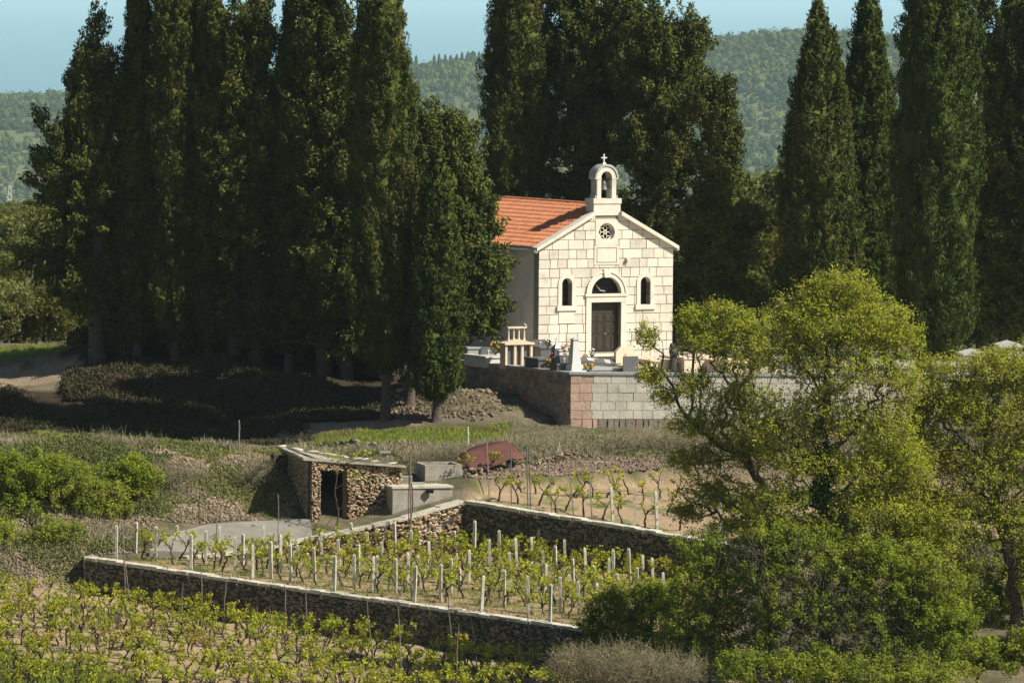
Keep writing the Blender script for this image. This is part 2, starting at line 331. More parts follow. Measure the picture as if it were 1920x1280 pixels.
SHADE = W([(110, 640, 315), (880, 660, 315), (880, 690, 299), (860, 730, 295), (740, 790, 290.5), (560, 790, 293), (300, 800, 294), (-100, 800, 294.5), (-100, 730, 298.2), (110, 728, 298.2)])
grove_shade = inpoly(xv, yv, SHADE).astype(float)  # tree shade on the bank, painted into the ground colour
a = ground.data.color_attributes.new('ground_kind_and_shade', 'FLOAT_COLOR', 'POINT')
a.data.foreach_set('color', np.stack([np.clip(soil, 0, 1), grs, path, grove_shade], -1).astype(np.float32).ravel())
def ground_nodes(m):
    n = m.node_tree; N = n.nodes; L = n.links; b = N['Principled BSDF']; b.inputs['Roughness'].default_value = 0.95; b.inputs['Specular IOR Level'].default_value = 0.1
    at_ = N.new('ShaderNodeVertexColor'); at_.layer_name = 'ground_kind_and_shade'; sp = N.new('ShaderNodeSeparateColor'); L.new(at_.outputs[0], sp.inputs[0])
    tc = N.new('ShaderNodeTexCoord')
    def noise(s, d=6):
        t = N.new('ShaderNodeTexNoise'); t.inputs['Scale'].default_value = s; t.inputs['Detail'].default_value = d; L.new(tc.outputs['Object'], t.inputs[0]); return t.outputs[0]
    def rg(src, lo, hi):
        r = N.new('ShaderNodeMapRange'); r.inputs[1].default_value = lo; r.inputs[2].default_value = hi; L.new(src, r.inputs[0]); return r.outputs[0]
    def mx(f, a, bb):
        x = N.new('ShaderNodeMix'); x.data_type = 'RGBA'; L.new(f, x.inputs[0])
        for v, i in ((a, 6), (bb, 7)):
            if isinstance(v, tuple): x.inputs[i].default_value = (*v, 1)
            else: L.new(v, x.inputs[i])
        return x.outputs[2]
    n1 = noise(0.9); n2 = noise(4.0); n3 = noise(14)
    scrub = mx(rg(n1, .4, .6), (0.20, 0.165, 0.11), (0.11, 0.105, 0.05))
    s = mx(rg(n2, .35, .65), (0.44, 0.315, 0.19), (0.34, 0.25, 0.155)); s = mx(rg(n3, .5, .8), s, (0.56, 0.42, 0.28))
    s = mx(rg(n1, .50, .64), s, (0.22, 0.22, 0.08))
    gcol = mx(rg(n2, .4, .6), (0.10, 0.15, 0.03), (0.16, 0.18, 0.05))
    pc = mx(rg(n2, .4, .6), (0.34, 0.26, 0.17), (0.26, 0.20, 0.13))
    c = mx(sp.outputs[0], scrub, s); c = mx(at_.outputs['Alpha'], c, (0.055, 0.042, 0.027)); c = mx(sp.outputs[1], c, gcol); c = mx(sp.outputs[2], c, pc)  # alpha lays the painted grove shade over scrub and soil as dark brown
    L.new(c, b.inputs['Base Color'])
    bp = N.new('ShaderNodeBump'); bp.inputs['Distance'].default_value = 0.09; L.new(n3, bp.inputs['Height']); L.new(bp.outputs[0], b.inputs['Normal'])
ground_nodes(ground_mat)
# sea
M_sea = mat('sea_water', (0.12, 0.32, 0.42), rough=0.25, spec=0.5, bump=0.5, bscale=0.02)
tag(MB().add([(-60000, 5600, -330), (60000, 5600, -330), (60000, 165000, -330), (-60000, 165000, -330)], [(0, 1, 2, 3)]).build('sea', M_sea), kind='structure')

# ------------------------------------------------------------------ foliage builders (numpy)
def rnd(seed): return np.random.default_rng(seed)
def unit(v): return v / (np.linalg.norm(v, axis=-1, keepdims=True) + 1e-9)
def leaf_quads(P, D, Nn, L, Wd):
    """P centre, D length direction, Nn normal, L length, Wd width -> pointed quads"""
    D = unit(D - Nn * (D * Nn).sum(-1, keepdims=True)); S = np.cross(Nn, D)
    L = np.asarray(L)[..., None]; Wd = np.asarray(Wd)[..., None]
    V = np.stack([P - D * L * .5, P + S * Wd * .5 - D * L * .05, P + D * L * .5, P - S * Wd * .5 - D * L * .05], 1).reshape(-1, 3)
    return V, np.arange(len(V)).reshape(-1, 4)
def clumps(g, cen, axis, rw, rl, n, leaf, asp=0.5, outw=0.8, fill=0.75, bias=None, dn=.45):
    """leaf covered ellipsoids: cen (k,3), axis (k,3), rw radii (k), rl half length (k)"""
    k = len(cen); c = np.repeat(cen, n, 0); ax = np.repeat(axis, n, 0)
    d = unit(g.normal(size=(k * n, 3))); rr = (fill + (1 - fill) * g.random((k * n, 1)))
    al = (d * ax).sum(-1, keepdims=True); pos = (d - ax * al) * np.repeat(rw, n)[:, None] + ax * al * np.repeat(rl, n)[:, None]
    P = c + pos * rr
    Nn = d * outw + g.normal(size=d.shape) * 0.45; Nn = unit(Nn if bias is None else Nn + np.array(bias)); D = ax + g.normal(size=d.shape) * dn + d * 0.3
    L = leaf * (0.6 + 0.8 * g.random(k * n)); return leaf_quads(P, D, Nn, L, L * asp)
def join(*VF):
    V = []; Fs = {}; o = 0
    for v, f in VF:
        for ff in (f if isinstance(f, list) else [f]):
            if len(ff): Fs.setdefault(ff.shape[1], []).append(ff + o)
        V.append(v); o += len(v)
    return np.concatenate(V), [np.concatenate(x) for x in Fs.values()]
def tubes(A, B, ra, rb, k=5):
    """many tapered prisms"""
    T = unit(B - A); h = np.where(np.abs(T[:, 2:3]) > .9, np.array([[1., 0, 0]]), np.array([[0, 0, 1.]]))
    S = unit(np.cross(T, h)); U = np.cross(T, S); q = np.arange(k) * 2 * np.pi / k
    c = np.cos(q)[None, :, None]; s = np.sin(q)[None, :, None]
    ring = S[:, None] * c + U[:, None] * s
    V = np.concatenate([A[:, None] + ring * ra[:, None, None], B[:, None] + ring * rb[:, None, None]], 1)
    n = len(A); b = (np.arange(n) * 2 * k)[:, None]; i = np.arange(k)[None]; j = (i + 1) % k
    Fc = np.stack([b + i, b + j, b + k + j, b + k + i], -1).reshape(-1, 4)
    return V.reshape(-1, 3), Fc
def skeleton(g, base, trunk, targets, r_tip=0.012, p=2.3, step=0.5, jit=0.10, climb=0.35, rmin=None):
    """grow a branching skeleton from the trunk polyline to every target point; returns node arrays"""
    nodes = [np.array(base, float)]; par = [-1]; dist = [0.0]
    for t in trunk: 
        t = np.array(t, float); a = nodes[-1]; m = max(1, int(np.linalg.norm(t - a) / step))
        for i in range(1, m + 1):
            q = a + (t - a) * i / m + (g.normal(size=3) * jit * .4 if i < m else 0); par.append(len(nodes) - 1); dist.append(dist[-1] + step); nodes.append(q)
    targets = sorted(targets, key=lambda t: np.linalg.norm(np.array(t) - nodes[len(nodes) // 2]))
    ends = []
    for t in targets:
        t = np.array(t, float); Nn = np.array(nodes); dd = np.linalg.norm(Nn - t, axis=1) + climb * np.array(dist) * .5 + np.where(Nn[:, 2] > t[2] + .2, .6, 0)
        dd[0] += 5
        j = int(dd.argmin()); a = nodes[j]; L = np.linalg.norm(t - a); m = max(1, int(L / step)); cur = j
        bow = g.normal(size=3) * jit * L * .6 + np.array((0, 0, 0.12 * L * g.random()))
        for i in range(1, m + 1):
            s = i / m; q = a + (t - a) * s + bow * math.sin(math.pi * s) + (g.normal(size=3) * jit * .5 if i < m else 0)
            par.append(cur); dist.append(dist[cur] + L / m); nodes.append(q); cur = len(nodes) - 1
        ends.append(cur)
    Nn = np.array(nodes); par = np.array(par); r = np.zeros(len(Nn)); acc = np.zeros(len(Nn)); 
    for i in range(len(Nn) - 1, -1, -1):
        r[i] = max(acc[i], r_tip ** p) ** (1 / p)
        if par[i] >= 0: acc[par[i]] += r[i] ** p
    return Nn, par, r, np.array(ends, int)
def skel_mesh(Nn, par, r, k=5):
    i = np.where(par >= 0)[0]; rp = np.minimum(r[par[i]], r[i] * 1.5); return tubes(Nn[par[i]], Nn[i], rp, r[i], k)
def lobes_pts(g, lobes, n, shell=0.45):
    """points inside ellipsoids (centre, radii), more towards the outside"""
    vol = np.array([l[1][0] * l[1][2] * (l[1][1] ** .5) for l in lobes]); pk = g.choice(len(lobes), n, p=vol ** .65 / (vol ** .65).sum())
    d = unit(g.normal(size=(n, 3))); rr = (shell + (1 - shell) * g.random((n, 1)) ** .6)
    c = np.array([l[0] for l in lobes])[pk]; ra = np.array([l[1] for l in lobes])[pk]; return c + d * ra * rr

# blob stones -------------------------------------------------------
def ico(sub=0):
    t = (1 + 5 ** .5) / 2
    v = np.array([(-1, t, 0), (1, t, 0), (-1, -t, 0), (1, -t, 0), (0, -1, t), (0, 1, t), (0, -1, -t), (0, 1, -t), (t, 0, -1), (t, 0, 1), (-t, 0, -1), (-t, 0, 1)], float); v /= np.linalg.norm(v[0])
    f = [(0, 11, 5), (0, 5, 1), (0, 1, 7), (0, 7, 10), (0, 10, 11), (1, 5, 9), (5, 11, 4), (11, 10, 2), (10, 7, 6), (7, 1, 8), (3, 9, 4), (3, 4, 2), (3, 2, 6), (3, 6, 8), (3, 8, 9), (4, 9, 5), (2, 4, 11), (6, 2, 10), (8, 6, 7), (9, 8, 1)]
    v = [tuple(x) for x in v]
    for _ in range(sub):
        mid = {}; nf = []
        def m(a, b):
            k = (min(a, b), max(a, b))
            if k not in mid:
                q = np.array(v[a]) + np.array(v[b]); q /= np.linalg.norm(q); v.append(tuple(q)); mid[k] = len(v) - 1
            return mid[k]
        for a, b, c in f:
            x, y, z = m(a, b), m(b, c), m(c, a); nf += [(a, x, z), (b, y, x), (c, z, y), (x, y, z)]
        f = nf
    return np.array(v), np.array(f)
ICO0 = ico(0); ICO1 = ico(1)
def stones(g, P, S, base=ICO0, rough=0.22, rot=0.5, frame=None):
    """P (n,3) centres, S (n,3) half sizes"""
    v, f = base; n = len(P)
    V = v[None] * (1 + g.normal(size=(n, len(v), 1)) * rough) * S[:, None, :]
    a = g.normal(size=n) * rot; ca = np.cos(a)[:, None]; sa = np.sin(a)[:, None]
    V = np.stack([V[..., 0] * ca - V[..., 2] * sa, V[..., 1], V[..., 0] * sa + V[..., 2] * ca], -1)
    if frame is not None: V = V @ frame                           # rows: world directions of local x, y, z
    V = V + P[:, None]
    return V.reshape(-1, 3), (f[None] + (np.arange(n) * len(v))[:, None, None]).reshape(-1, 3)

# ------------------------------------------------------------------ chapel
TH = R(28); CH = at(1135, 658, 300)
chapel = empty('chapel', CH, TH, 'small limestone chapel with orange tiled roof and bell gable', 'chapel')
HW = 3.6; EZ = 4.86; SL = 0.53; LEN = 10.4; AP = EZ + HW * SL
random.seed(4)
holes = [(-0.8, 0.8, -0.05, 2.3), (-0.8, 0.8, 2.7, 3.5), (-2.1 - .27, -2.1 + .27, 2.16, 3.46), (2.1 - .27, 2.1 + .27, 2.16, 3.46), (-.42, .42, 5.16, 6.0)]
def cutrects(rects, hole):
    out = []; hx0, hx1, hz0, hz1 = hole
    for x0, x1, z0, z1 in rects:
        if x1 <= hx0 or x0 >= hx1 or z1 <= hz0 or z0 >= hz1: out.append((x0, x1, z0, z1)); continue
        if x0 < hx0: out.append((x0, hx0, z0, z1))
        if x1 > hx1: out.append((hx1, x1, z0, z1))
        xa, xb = max(x0, hx0), min(x1, hx1)
        if z0 < hz0: out.append((xa, xb, z0, hz0))
        if z1 > hz1: out.append((xa, xb, hz1, z1))
    return [r for r in out if r[1] - r[0] > .02 and r[3] - r[2] > .02]
def clipgable(rect, m=0.0):
    x0, x1, z0, z1 = rect; P = [(x0, z0), (x1, z0), (x1, z1), (x0, z1)]
    for sg in (1, -1):
        f = lambda p: AP - m - sg * p[0] * SL - p[1]; Q = []
        for i in range(len(P)):
            a, b = P[i], P[(i + 1) % len(P)]; fa_, fb = f(a), f(b)
            if fa_ >= 0: Q.append(a)
            if (fa_ >= 0) != (fb >= 0):
                t = fa_ / (fa_ - fb); Q.append((a[0] + (b[0] - a[0]) * t, a[1] + (b[1] - a[1]) * t))
        P = Q
        if len(P) < 3: return []
    return P
# wall core
core = MB()
bands = sorted({-0.9, 0.0} | {h[2] for h in holes} | {h[3] for h in holes} | {EZ, AP})
for i in range(len(bands) - 1):
    rr = [(-HW, HW, bands[i], bands[i + 1])]
    for h in holes: rr = cutrects(rr, h)
    for r_ in rr:
        P = clipgable(r_)
        if P: core.prism(P, 0.0, 0.45)
front = core.build('front_wall', M_mort, chapel)
blk = MB()
z = -0.85; course = 0
COVER = [(-1.0, 1.0, -1, 2.95), (-.60, .60, 4.96, 6.35), (-.66, .66, 4.04, 4.97)]
while z < AP:
    h = random.choice((.40, .43, .37, .45, .41)); x = -HW
    rects = []
    while x < HW:
        wd = random.choice((.42, .55, .65, .78, .95, .5)) * (0.9 + .2 * random.random())
        if HW - (x + wd) < .28: wd = HW - x
        rects.append((x, x + wd, z, z + h)); x += wd
    for hl in COVER + holes[2:4] + [(-.8, .8, 2.7, 3.5)]: rects = cutrects(rects, hl)
    for (a_, b_, c_, d_) in rects:
        g_ = 0.013 + random.random() * .006
        P = clipgable((a_ + g_, b_ - g_, c_ + g_, d_ - g_), 0.02)
        if len(P) >= 3: blk.prism([(p[0] + random.uniform(-.006, .006), p[1] + random.uniform(-.006, .006)) for p in P], -0.022 - random.random() * .012, 0.01)
    z += h; course += 1
blk.build('stone_blocks', M_ash, front)
# door surround, lunette ring, windows
def arc(cx, cz, r, a0=0, a1=180, n=20): return [(cx + r * math.cos(R(a0 + (a1 - a0) * i / n)), cz + r * math.sin(R(a0 + (a1 - a0) * i / n))) for i in range(n + 1)]
ds = MB(); ds.box(-1.07, -0.8, -0.07, 0.30, -0.12, 2.3); ds.box(0.8, 1.07, -0.07, 0.30, -0.12, 2.3); ds.box(-1.07, 1.07, -0.08, 0.30, 2.3, 2.58)
ds.box(-1.14, 1.14, -0.13, 0.25, 2.58, 2.70); ds.box(-1.15, 1.15, -0.42, -0.02, -0.22, -0.10)
dsu = ds.build('door_surround', M_trim, chapel)
lr = MB(); lr.ring(arc(0, 2.7, .8), arc(0, 2.7, 1.0), -0.08, 0.28, False); lr.ring(arc(0, 2.7, 1.003), arc(0, 2.7, 1.09), -0.12, 0.1, False)
lr.prism([(-.14, 3.46), (.14, 3.46), (.19, 3.84), (-.19, 3.84)], -0.16, 0.05)
lr.build('arch_ring', M_trim, chapel)
lun = MB(); lun.prism(arc(0, 2.7, .83), 0.30, 0.34).build('lunette_glass', M_glass, chapel)
fan = MB()
for a_ in (45, 90, 135): fan.tube([(0, .27, 2.7), (.8 * math.cos(R(a_)), .27, 2.7 + .8 * math.sin(R(a_)))], .018, 4)
fan.tube([(x_, .27, z_) for x_, z_ in arc(0, 2.7, .4, n=12)], .015, 4); fan.build('lunette_bars', M_iron, chapel)
tp = MB(); tp.tube([(-.42, .2, 3.1), (-.2, .2, 2.85)], .025, 5); tp.tube([(-.22, .2, 2.84), (.05, .2, 2.80)], .03, 5); tp.build('pale_bracket', M_dull, chapel)
rd = MB()                                                   # two leaves, each with panels; the left stands slightly ajar
def leaf(x0, x1, yb):
    d = MB(); d.box(x0, x1, yb, yb + .05, -0.1, 1.78)
    wd = x1 - x0
    for zz0, zz1 in ((.02, .72), (.80, 1.30), (1.36, 1.72)):
        for k in range(2):
            a_ = x0 + .05 + k * (wd - .05) / 2; b_ = a_ + (wd - .15) / 2
            d.box(a_, b_, yb - .018, yb - .001, zz0, zz1); d.box(a_ + .05, b_ - .05, yb - .032, yb - .019, zz0 + .05, zz1 - .05)
    return d
dl = leaf(-.79, -.01, .24).build('door_leaf', M_door, chapel); dr = leaf(.01, .79, .24).build('door_leaf', M_door, chapel)
MB().box(-.8, .8, .235, .30, 1.79, 2.31).build('transom_panel', M_door, chapel)
MB().tube([(.06, .20, .78), (.06, .17, .82), (.13, .17, .82)], .014, 5).build('handle', M_metal, dr)
for cx in (-2.1, 2.1):
    fr_ = MB()
    inn = [(cx + .27, 2.16)] + arc(cx, 3.19, .27) + [(cx - .27, 2.16)]; out = [(cx + .47, 2.16)] + arc(cx, 3.19, .47) + [(cx - .47, 2.16)]
    fr_.ring(inn, out, -0.07, 0.40, False)
    wf = fr_.build('window', M_trim, chapel)
    MB().box(cx - .54, cx + .54, -.12, .40, 1.94, 2.158).build('sill', M_trim, wf)
    gl = MB().prism([(cx - .28, 2.15), (cx + .28, 2.15), (cx + .28, 3.19)] + arc(cx, 3.19, .28, 5, 175, 10) + [(cx - .28, 3.19)], 0.36, 0.39).build('pane', M_glass, wf)
    b_ = MB()
    for zz in (2.45, 2.75, 3.05): b_.box(cx - .27, cx + .27, .34, .355, zz, zz + .02)
    b_.box(cx - .01, cx + .01, .325, .338, 2.16, 3.45); b_.build('glazing_bars', M_iron, wf)
# plaque, lower plaque, rose panel
pq = MB(); pq.box(-.66, .66, -.055, .02, 4.05, 4.955); pq.build('stone_plaque', M_trim, chapel)
pi = MB(); pi.ring([(-.50, 4.19), (.50, 4.19), (.50, 4.82), (-.50, 4.82)], [(-.545, 4.145), (.545, 4.145), (.545, 4.865), (-.545, 4.865)], -.058, -.040); pi.build('plaque_groove', M_mort, chapel)
MB().box(-2.52, -1.68, -.05, .02, 1.34, 1.935).build('small_plaque', M_trim, chapel)
rp = MB(); n_ = 40
circ = [(.43 * math.cos(2 * math.pi * i / n_), 5.58 + .43 * math.sin(2 * math.pi * i / n_)) for i in range(n_)]
def sqpt(i):
    a_ = 2 * math.pi * i / n_; c_, s_ = math.cos(a_), math.sin(a_); k_ = min(.60 / max(abs(c_), 1e-6), .62 / max(abs(s_), 1e-6)); return (c_ * k_, 5.58 + s_ * k_)
rp.ring(circ, [sqpt(i) for i in range(n_)], -.05, .40); rose = rp.build('rose_window', M_trim, chapel)
tr = MB(); tr.ring([(.345 * math.cos(2 * math.pi * i / 24), 5.58 + .345 * math.sin(2 * math.pi * i / 24)) for i in range(24)], [(.426 * math.cos(2 * math.pi * i / 24), 5.58 + .426 * math.sin(2 * math.pi * i / 24)) for i in range(24)], .10, .18)
for k in range(6):
    a_ = R(90 + 60 * k); ca_, sa_ = math.cos(a_), math.sin(a_); pts = []
    for i in range(15):                                     # petal outline
        t = i / 14 * math.pi; rr_ = .08 + .27 * (1 - math.cos(t * 2)) / 2 * 1.0; wd = .105 * math.sin(t) ** 1 * (1 if True else 0) * (1 if i < 7 else -1)
    pet = [(.07 + .28 * s_, .10 * math.sin(math.pi * s_ ** .8)) for s_ in [j / 8 for j in range(9)]]
    ol = pet + [(p[0], -p[1]) for p in pet[::-1][1:-1]]
    tr.tube([(p[0] * ca_ - p[1] * sa_, .13, 5.58 + p[0] * sa_ + p[1] * ca_) for p in ol + ol[:1]], .021, 5)
tr.tube([(.06 * math.cos(2 * math.pi * i / 8), .12, 5.58 + .06 * math.sin(2 * math.pi * i / 8)) for i in range(9)], .02, 5)
tr.build('tracery', M_trim, rose)
MB().box(-.45, .45, .30, .33, 5.12, 6.04).build('pane', M_glass, rose)
# side and back walls
sw = MB(); sw.box(-HW, -HW + .4, .452, LEN, -0.9, EZ); sw.box(HW - .4, HW, .452, LEN, -0.9, EZ); sw.build('side_walls', M_plast, chapel)
MB().prism([(-HW + .402, -0.9), (HW - .402, -0.9), (HW - .402, EZ), (0, AP), (-HW + .402, EZ)], LEN - .4, LEN).build('rear_wall', M_plast, chapel)
# roof: interlocking tiles, one slope either side, every tile an island
def tiles(sg):
    T = MB(); rows = 12; L_ = (HW + .12); n = 40; cw = (LEN - .05) / n
    for r_ in range(rows):
        t0 = r_ / rows; t1 = (r_ + 1.12) / rows
        for c_ in range(n):
            y0 = .25 + c_ * cw; xs_ = []
            jz = random.uniform(-.006, .006)
            prof = [(0, .0), (.14, .06), (.32, .085), (.50, .06), (.64, 0.004), (1.0, 0.0)]
            vs = []
            for tt, up_ in ((t0, .055), (t1, .0)):
                d_ = L_ * (1 - tt); 
                for q, hh in prof:
                    vs.append((sg * d_, y0 + q * cw, AP - d_ * SL + .06 + up_ + hh + jz))
            # lower edge gets a thickness
            for q, hh in prof: vs.append((sg * (L_ * (1 - t0)), y0 + q * cw, AP - L_ * (1 - t0) * SL + .06 + hh - .01 + jz))
            k = len(prof); fs = [(i, i + 1, k + i + 1, k + i) for i in range(k - 1)] + [(2 * k + i, 2 * k + i + 1, i + 1, i) for i in range(k - 1)]
            if sg > 0: fs = [f[::-1] for f in fs]
            T.add(vs, fs)
    return T
roof = MB()
for sg in (-1, 1):
    P = [(0, AP + .05), (sg * (HW + .1), EZ - .053 + .05), (sg * (HW + .1), EZ - .053 - .06), (0, AP - .06)]
    roof.prism(P if sg > 0 else P[::-1], .452, LEN - .02)
rf = roof.build('roof', M_plast, chapel)
tiles(-1).build('roof_tiles', M_tile, rf); tiles(1).build('roof_tiles', M_tile, rf)
rg_ = MB()
for i in range(25):
    y0 = .95 + i * .375; r0_, r1_ = .115, .095
    vs = []
    for yy_, rr_ in ((y0, r0_), (y0 + .42, r1_)):
        for k in range(9): a_ = math.pi * k / 8; vs.append((rr_ * 1.15 * math.cos(a_), yy_, AP + .07 + rr_ * math.sin(a_)))
    rg_.add(vs, [(k, k + 1, 10 + k, 9 + k) for k in range(8)] + [tuple(range(9))])
rg_.build('ridge_tiles', M_tile, rf)
# raked coping on the front gable
cp = MB()
for sg in (-1, 1):
    P = [(sg * .70, AP - .70 * SL + .17), (sg * .70, AP - .70 * SL - .02), (sg * (HW + .20), EZ - .20 * SL - .02), (sg * (HW + .20), EZ - .20 * SL + .15)]
    cp.prism(P if sg < 0 else P[::-1], -.24, .27)
cp.build('gable_coping', M_trim, chapel)
gt = MB()
for sg in (-1, 1):
    gt.tube([(sg * (HW + .20), -.12, EZ - .13), (sg * (HW + .20), LEN, EZ - .13)], .07, 8)
gt.build('gutter', M_metal, chapel)
MB().tube([(-HW - .22, -.18, EZ - .13), (-HW - .20, -.10, EZ - .13)], .085, 8).build('gutter_end', M_trim, chapel)
# bell gable
bgb = MB(); bgb.prism([(-.72, AP - .72 * SL - .02), (.72, AP - .72 * SL - .02), (.71, 6.92), (-.71, 6.92)], -.06, .72)
bgb.box(-.75, .75, -.10, .76, 6.92, 7.16)
bgo = bgb.build('bell_gable', M_trim, chapel)
ar = MB()
inn = [(.285, 7.16)] + arc(0, 8.14, .285, n=16) + [(-.285, 7.16)]; out = [(.53, 7.16)] + arc(0, 8.14, .53, n=16) + [(-.53, 7.16)]
ar.ring(inn, out, .04, .58, False)
ar.box(-.60, -.531, .02, .60, 7.16, 7.30); ar.box(.531, .60, .02, .60, 7.16, 7.30)
ar.build('arch', M_dull, bgo)
im = MB(); im.box(-.62, -.285, 0, .62, 8.06, 8.138); im.box(.285, .62, 0, .62, 8.06, 8.138); im.build('impost', M_trim, bgo)
cap = MB(); cap.ring(arc(0, 8.14, .532, n=16), arc(0, 8.14, .62, n=16), -.03, .66, False); cap.build('arch_cap', M_dull, bgo)
fc = MB(); fc.ring([(.288, 7.17)] + arc(0, 8.14, .288, n=16) + [(-.288, 7.17)], [(.50, 7.17)] + arc(0, 8.14, .50, n=16) + [(-.50, 7.17)], .015, .038, False); fc.build('arch_face', M_trim, bgo)
be = MB(); be.lathe([(.0, 7.98), (.06, 7.98), (.10, 7.92), (.115, 7.78), (.14, 7.66), (.19, 7.58), (.195, 7.55), (.17, 7.55), (.0, 7.60)], 0, .3, 16)
bell = be.build('bell', M_bronze, chapel, smooth=True)
MB().box(-.28, .28, .27, .33, 8.0, 8.07).build('yoke', M_iron, bell); MB().tube([(0, .3, 7.6), (0, .3, 7.42)], .02, 5).build('clapper', M_iron, bell)
cr = MB(); cr.frus(0, .3, 8.74, 8.84, .10, .10, .05, .05); cr.box(-.032, .032, .27, .33, 8.84, 9.24); cr.box(-.15, -.0325, .272, .328, 9.03, 9.09); cr.box(.0325, .15, .272, .328, 9.03, 9.09)
cr.build('cross', M_marble, chapel)
lt = MB(); lt.box(1.02, 1.18, -.20, -.04, 4.24, 4.36); lt.build('wall_lamp', M_marble, chapel)

# ------------------------------------------------------------------ churchyard wall
def wall_run(name, pts, mats, course=(.42,), bottom=None, coping=None, label=None, cat='wall', thick=0.45, proud=.03):
    pass
A0 = at(1070, 702, 289.5); A1 = at(858, 678, 299); A2 = at(1780, 708, 291.5)
cw_ = empty('churchyard_wall', A0, 0, 'retaining wall of squared blocks round the churchyard, with a stone coping', 'wall')
def blockface(P0, P1, ztop, zbot, sizes, hs, mb_list, pick, y_in=0.0, seed=1, gap=.012, proud=(.01, .03)):
    """blocks on a vertical face from P0 to P1; local frame relative to the wall's origin P0 of the thing"""
    rs = random.Random(seed); d = np.array(P1[:2]) - np.array(P0[:2]); L_ = np.linalg.norm(d); d /= L_; nrm = np.array((d[1], -d[0]))
    z_ = zbot; 
    while z_ < ztop - .05:
        h_ = min(rs.choice(hs), ztop - z_); 
        if ztop - (z_ + h_) < .12: h_ = ztop - z_
        s_ = 0
        while s_ < L_ - .01:
            w_ = rs.choice(sizes) * rs.uniform(.85, 1.15)
            if L_ - (s_ + w_) < .2: w_ = L_ - s_
            pr = rs.uniform(*proud); m_ = mb_list[pick(s_ + w_ / 2, z_ + h_ / 2, rs)]
            vs = []
            for off in (pr, -.03):
                for (ss, zz) in ((s_ + gap, z_ + gap), (s_ + w_ - gap, z_ + gap), (s_ + w_ - gap, z_ + h_ - gap), (s_ + gap, z_ + h_ - gap)):
                    j_ = rs.uniform(-.012, .012) if pr > .035 else 0
                    q = np.array(P0[:2]) + d * (ss + j_) + nrm * (off + y_in); vs.append((q[0] - A0[0], q[1] - A0[1], zz - A0[2]))
            m_.add(vs, [(0, 1, 2, 3), (0, 4, 5, 1), (1, 5, 6, 2), (2, 6, 7, 3), (3, 7, 4, 0)])
            s_ += w_
        z_ += h_
def slab_along(mb, P0, P1, off0, off1, za, zb, ext0=0, ext1=0, org=None):
    org = A0 if org is None else org
    d = np.array(P1[:2]) - np.array(P0[:2]); L_ = np.linalg.norm(d); d /= L_; nrm = np.array((d[1], -d[0])); vs = []
    for (s_, o_) in ((-ext0, off0), (L_ + ext1, off0), (L_ + ext1, off1), (-ext0, off1)):
        q = np.array(P0[:2]) + d * s_ + nrm * o_; vs.append((q[0], q[1], s_ / L_))
    lo = [(v[0] - org[0], v[1] - org[1], (P0[2] * (1 - v[2]) + P1[2] * v[2]) + za - org[2]) for v in vs]
    hi = [(v[0] - org[0], v[1] - org[1], (P0[2] * (1 - v[2]) + P1[2] * v[2]) + zb - org[2]) for v in vs]
    mb.add(lo + hi, [(0, 1, 2, 3), (4, 7, 6, 5), (0, 4, 5, 1), (1, 5, 6, 2), (2, 6, 7, 3), (3, 7, 4, 0)])
cb = MB(); slab_along(cb, A0, A2, -.005, -.5, -3.4, 0.0); slab_along(cb, A1, A0, -.005, -.5, -3.4, 0.0); cb.build('wall_core', M_mort, cw_)
pk, bl, dk, mt = MB(), MB(), MB(), MB()
blockface(A0, A2, A0[2] - .02, A0[2] - 2.02, (.45, .55, .65, .8), (.40, .42), [pk, bl], lambda s_, z_, rs: 0 if s_ < 1.15 + rs.uniform(-.3, .15) else 1, seed=3, gap=.010)
blockface(A0, A2, A0[2] - 2.02, A0[2] - 3.2, (.25, .35, .5), (.30, .36, .42), [pk, dk], lambda s_, z_, rs: 0 if s_ < 1.3 else 1, seed=5, gap=.025, proud=(.04, .10))
blockface(A1, A0, A0[2] + .02, A0[2] - 3.2, (.2, .3, .38), (.16, .22, .28), [mt], lambda s_, z_, rs: 0, seed=7, gap=.010, proud=(.005, .035))
pk.build('pink_corner_blocks', M_pink, cw_); bl.build('pale_blocks', M_blk, cw_); dk.build('rough_plinth', M_mott, cw_); mt.build('rubble_side', M_mott, cw_)
kb = MB(); slab_along(kb, A0, A2, .07, -.5, .002, .11, .07, 0); slab_along(kb, A1, A0, .07, -.5, .002, .108, 0, -.0); kb.build('coping', M_grslab, cw_)

CV = np.array([(q[0], q[1], _pc[0] * q[0] + _pc[1] * q[1] + _pc[2] + .0) for q in CEM]); cv0 = CV[0].copy()
tag(MB().add([tuple(v - cv0) for v in CV], [tuple(range(len(CV)))]).build('churchyard_gravel', mat('pale_gravel', (0.50, 0.45, 0.36), (0.40, 0.36, 0.28), scale=6, bump=.02, bscale=30), loc=cv0), kind='structure')
# ------------------------------------------------------------------ tombs
def place(px, py, y, rz=TH): return at(px, py, y), rz
def floor_z(x, y): return g1(x, y)
def wall_depth(px): return 289.5 + ((1070 - px) / 212 * 9.5 if px < 1070 else (px - 1070) / 710 * 2)
def stand(px, y, py=690):
    y = max(y, wall_depth(px) + 1.25); p = at(px, py, y); return np.array((p[0], p[1], _pc[0] * p[0] + _pc[1] * p[1] + _pc[2] - .04))
    return np.array((p[0], p[1], g1(p[0], p[1])))
def tomb(name, px, y, label, cat, group=None, rz=TH): return empty(name, stand(px, y), rz, label, cat, group)
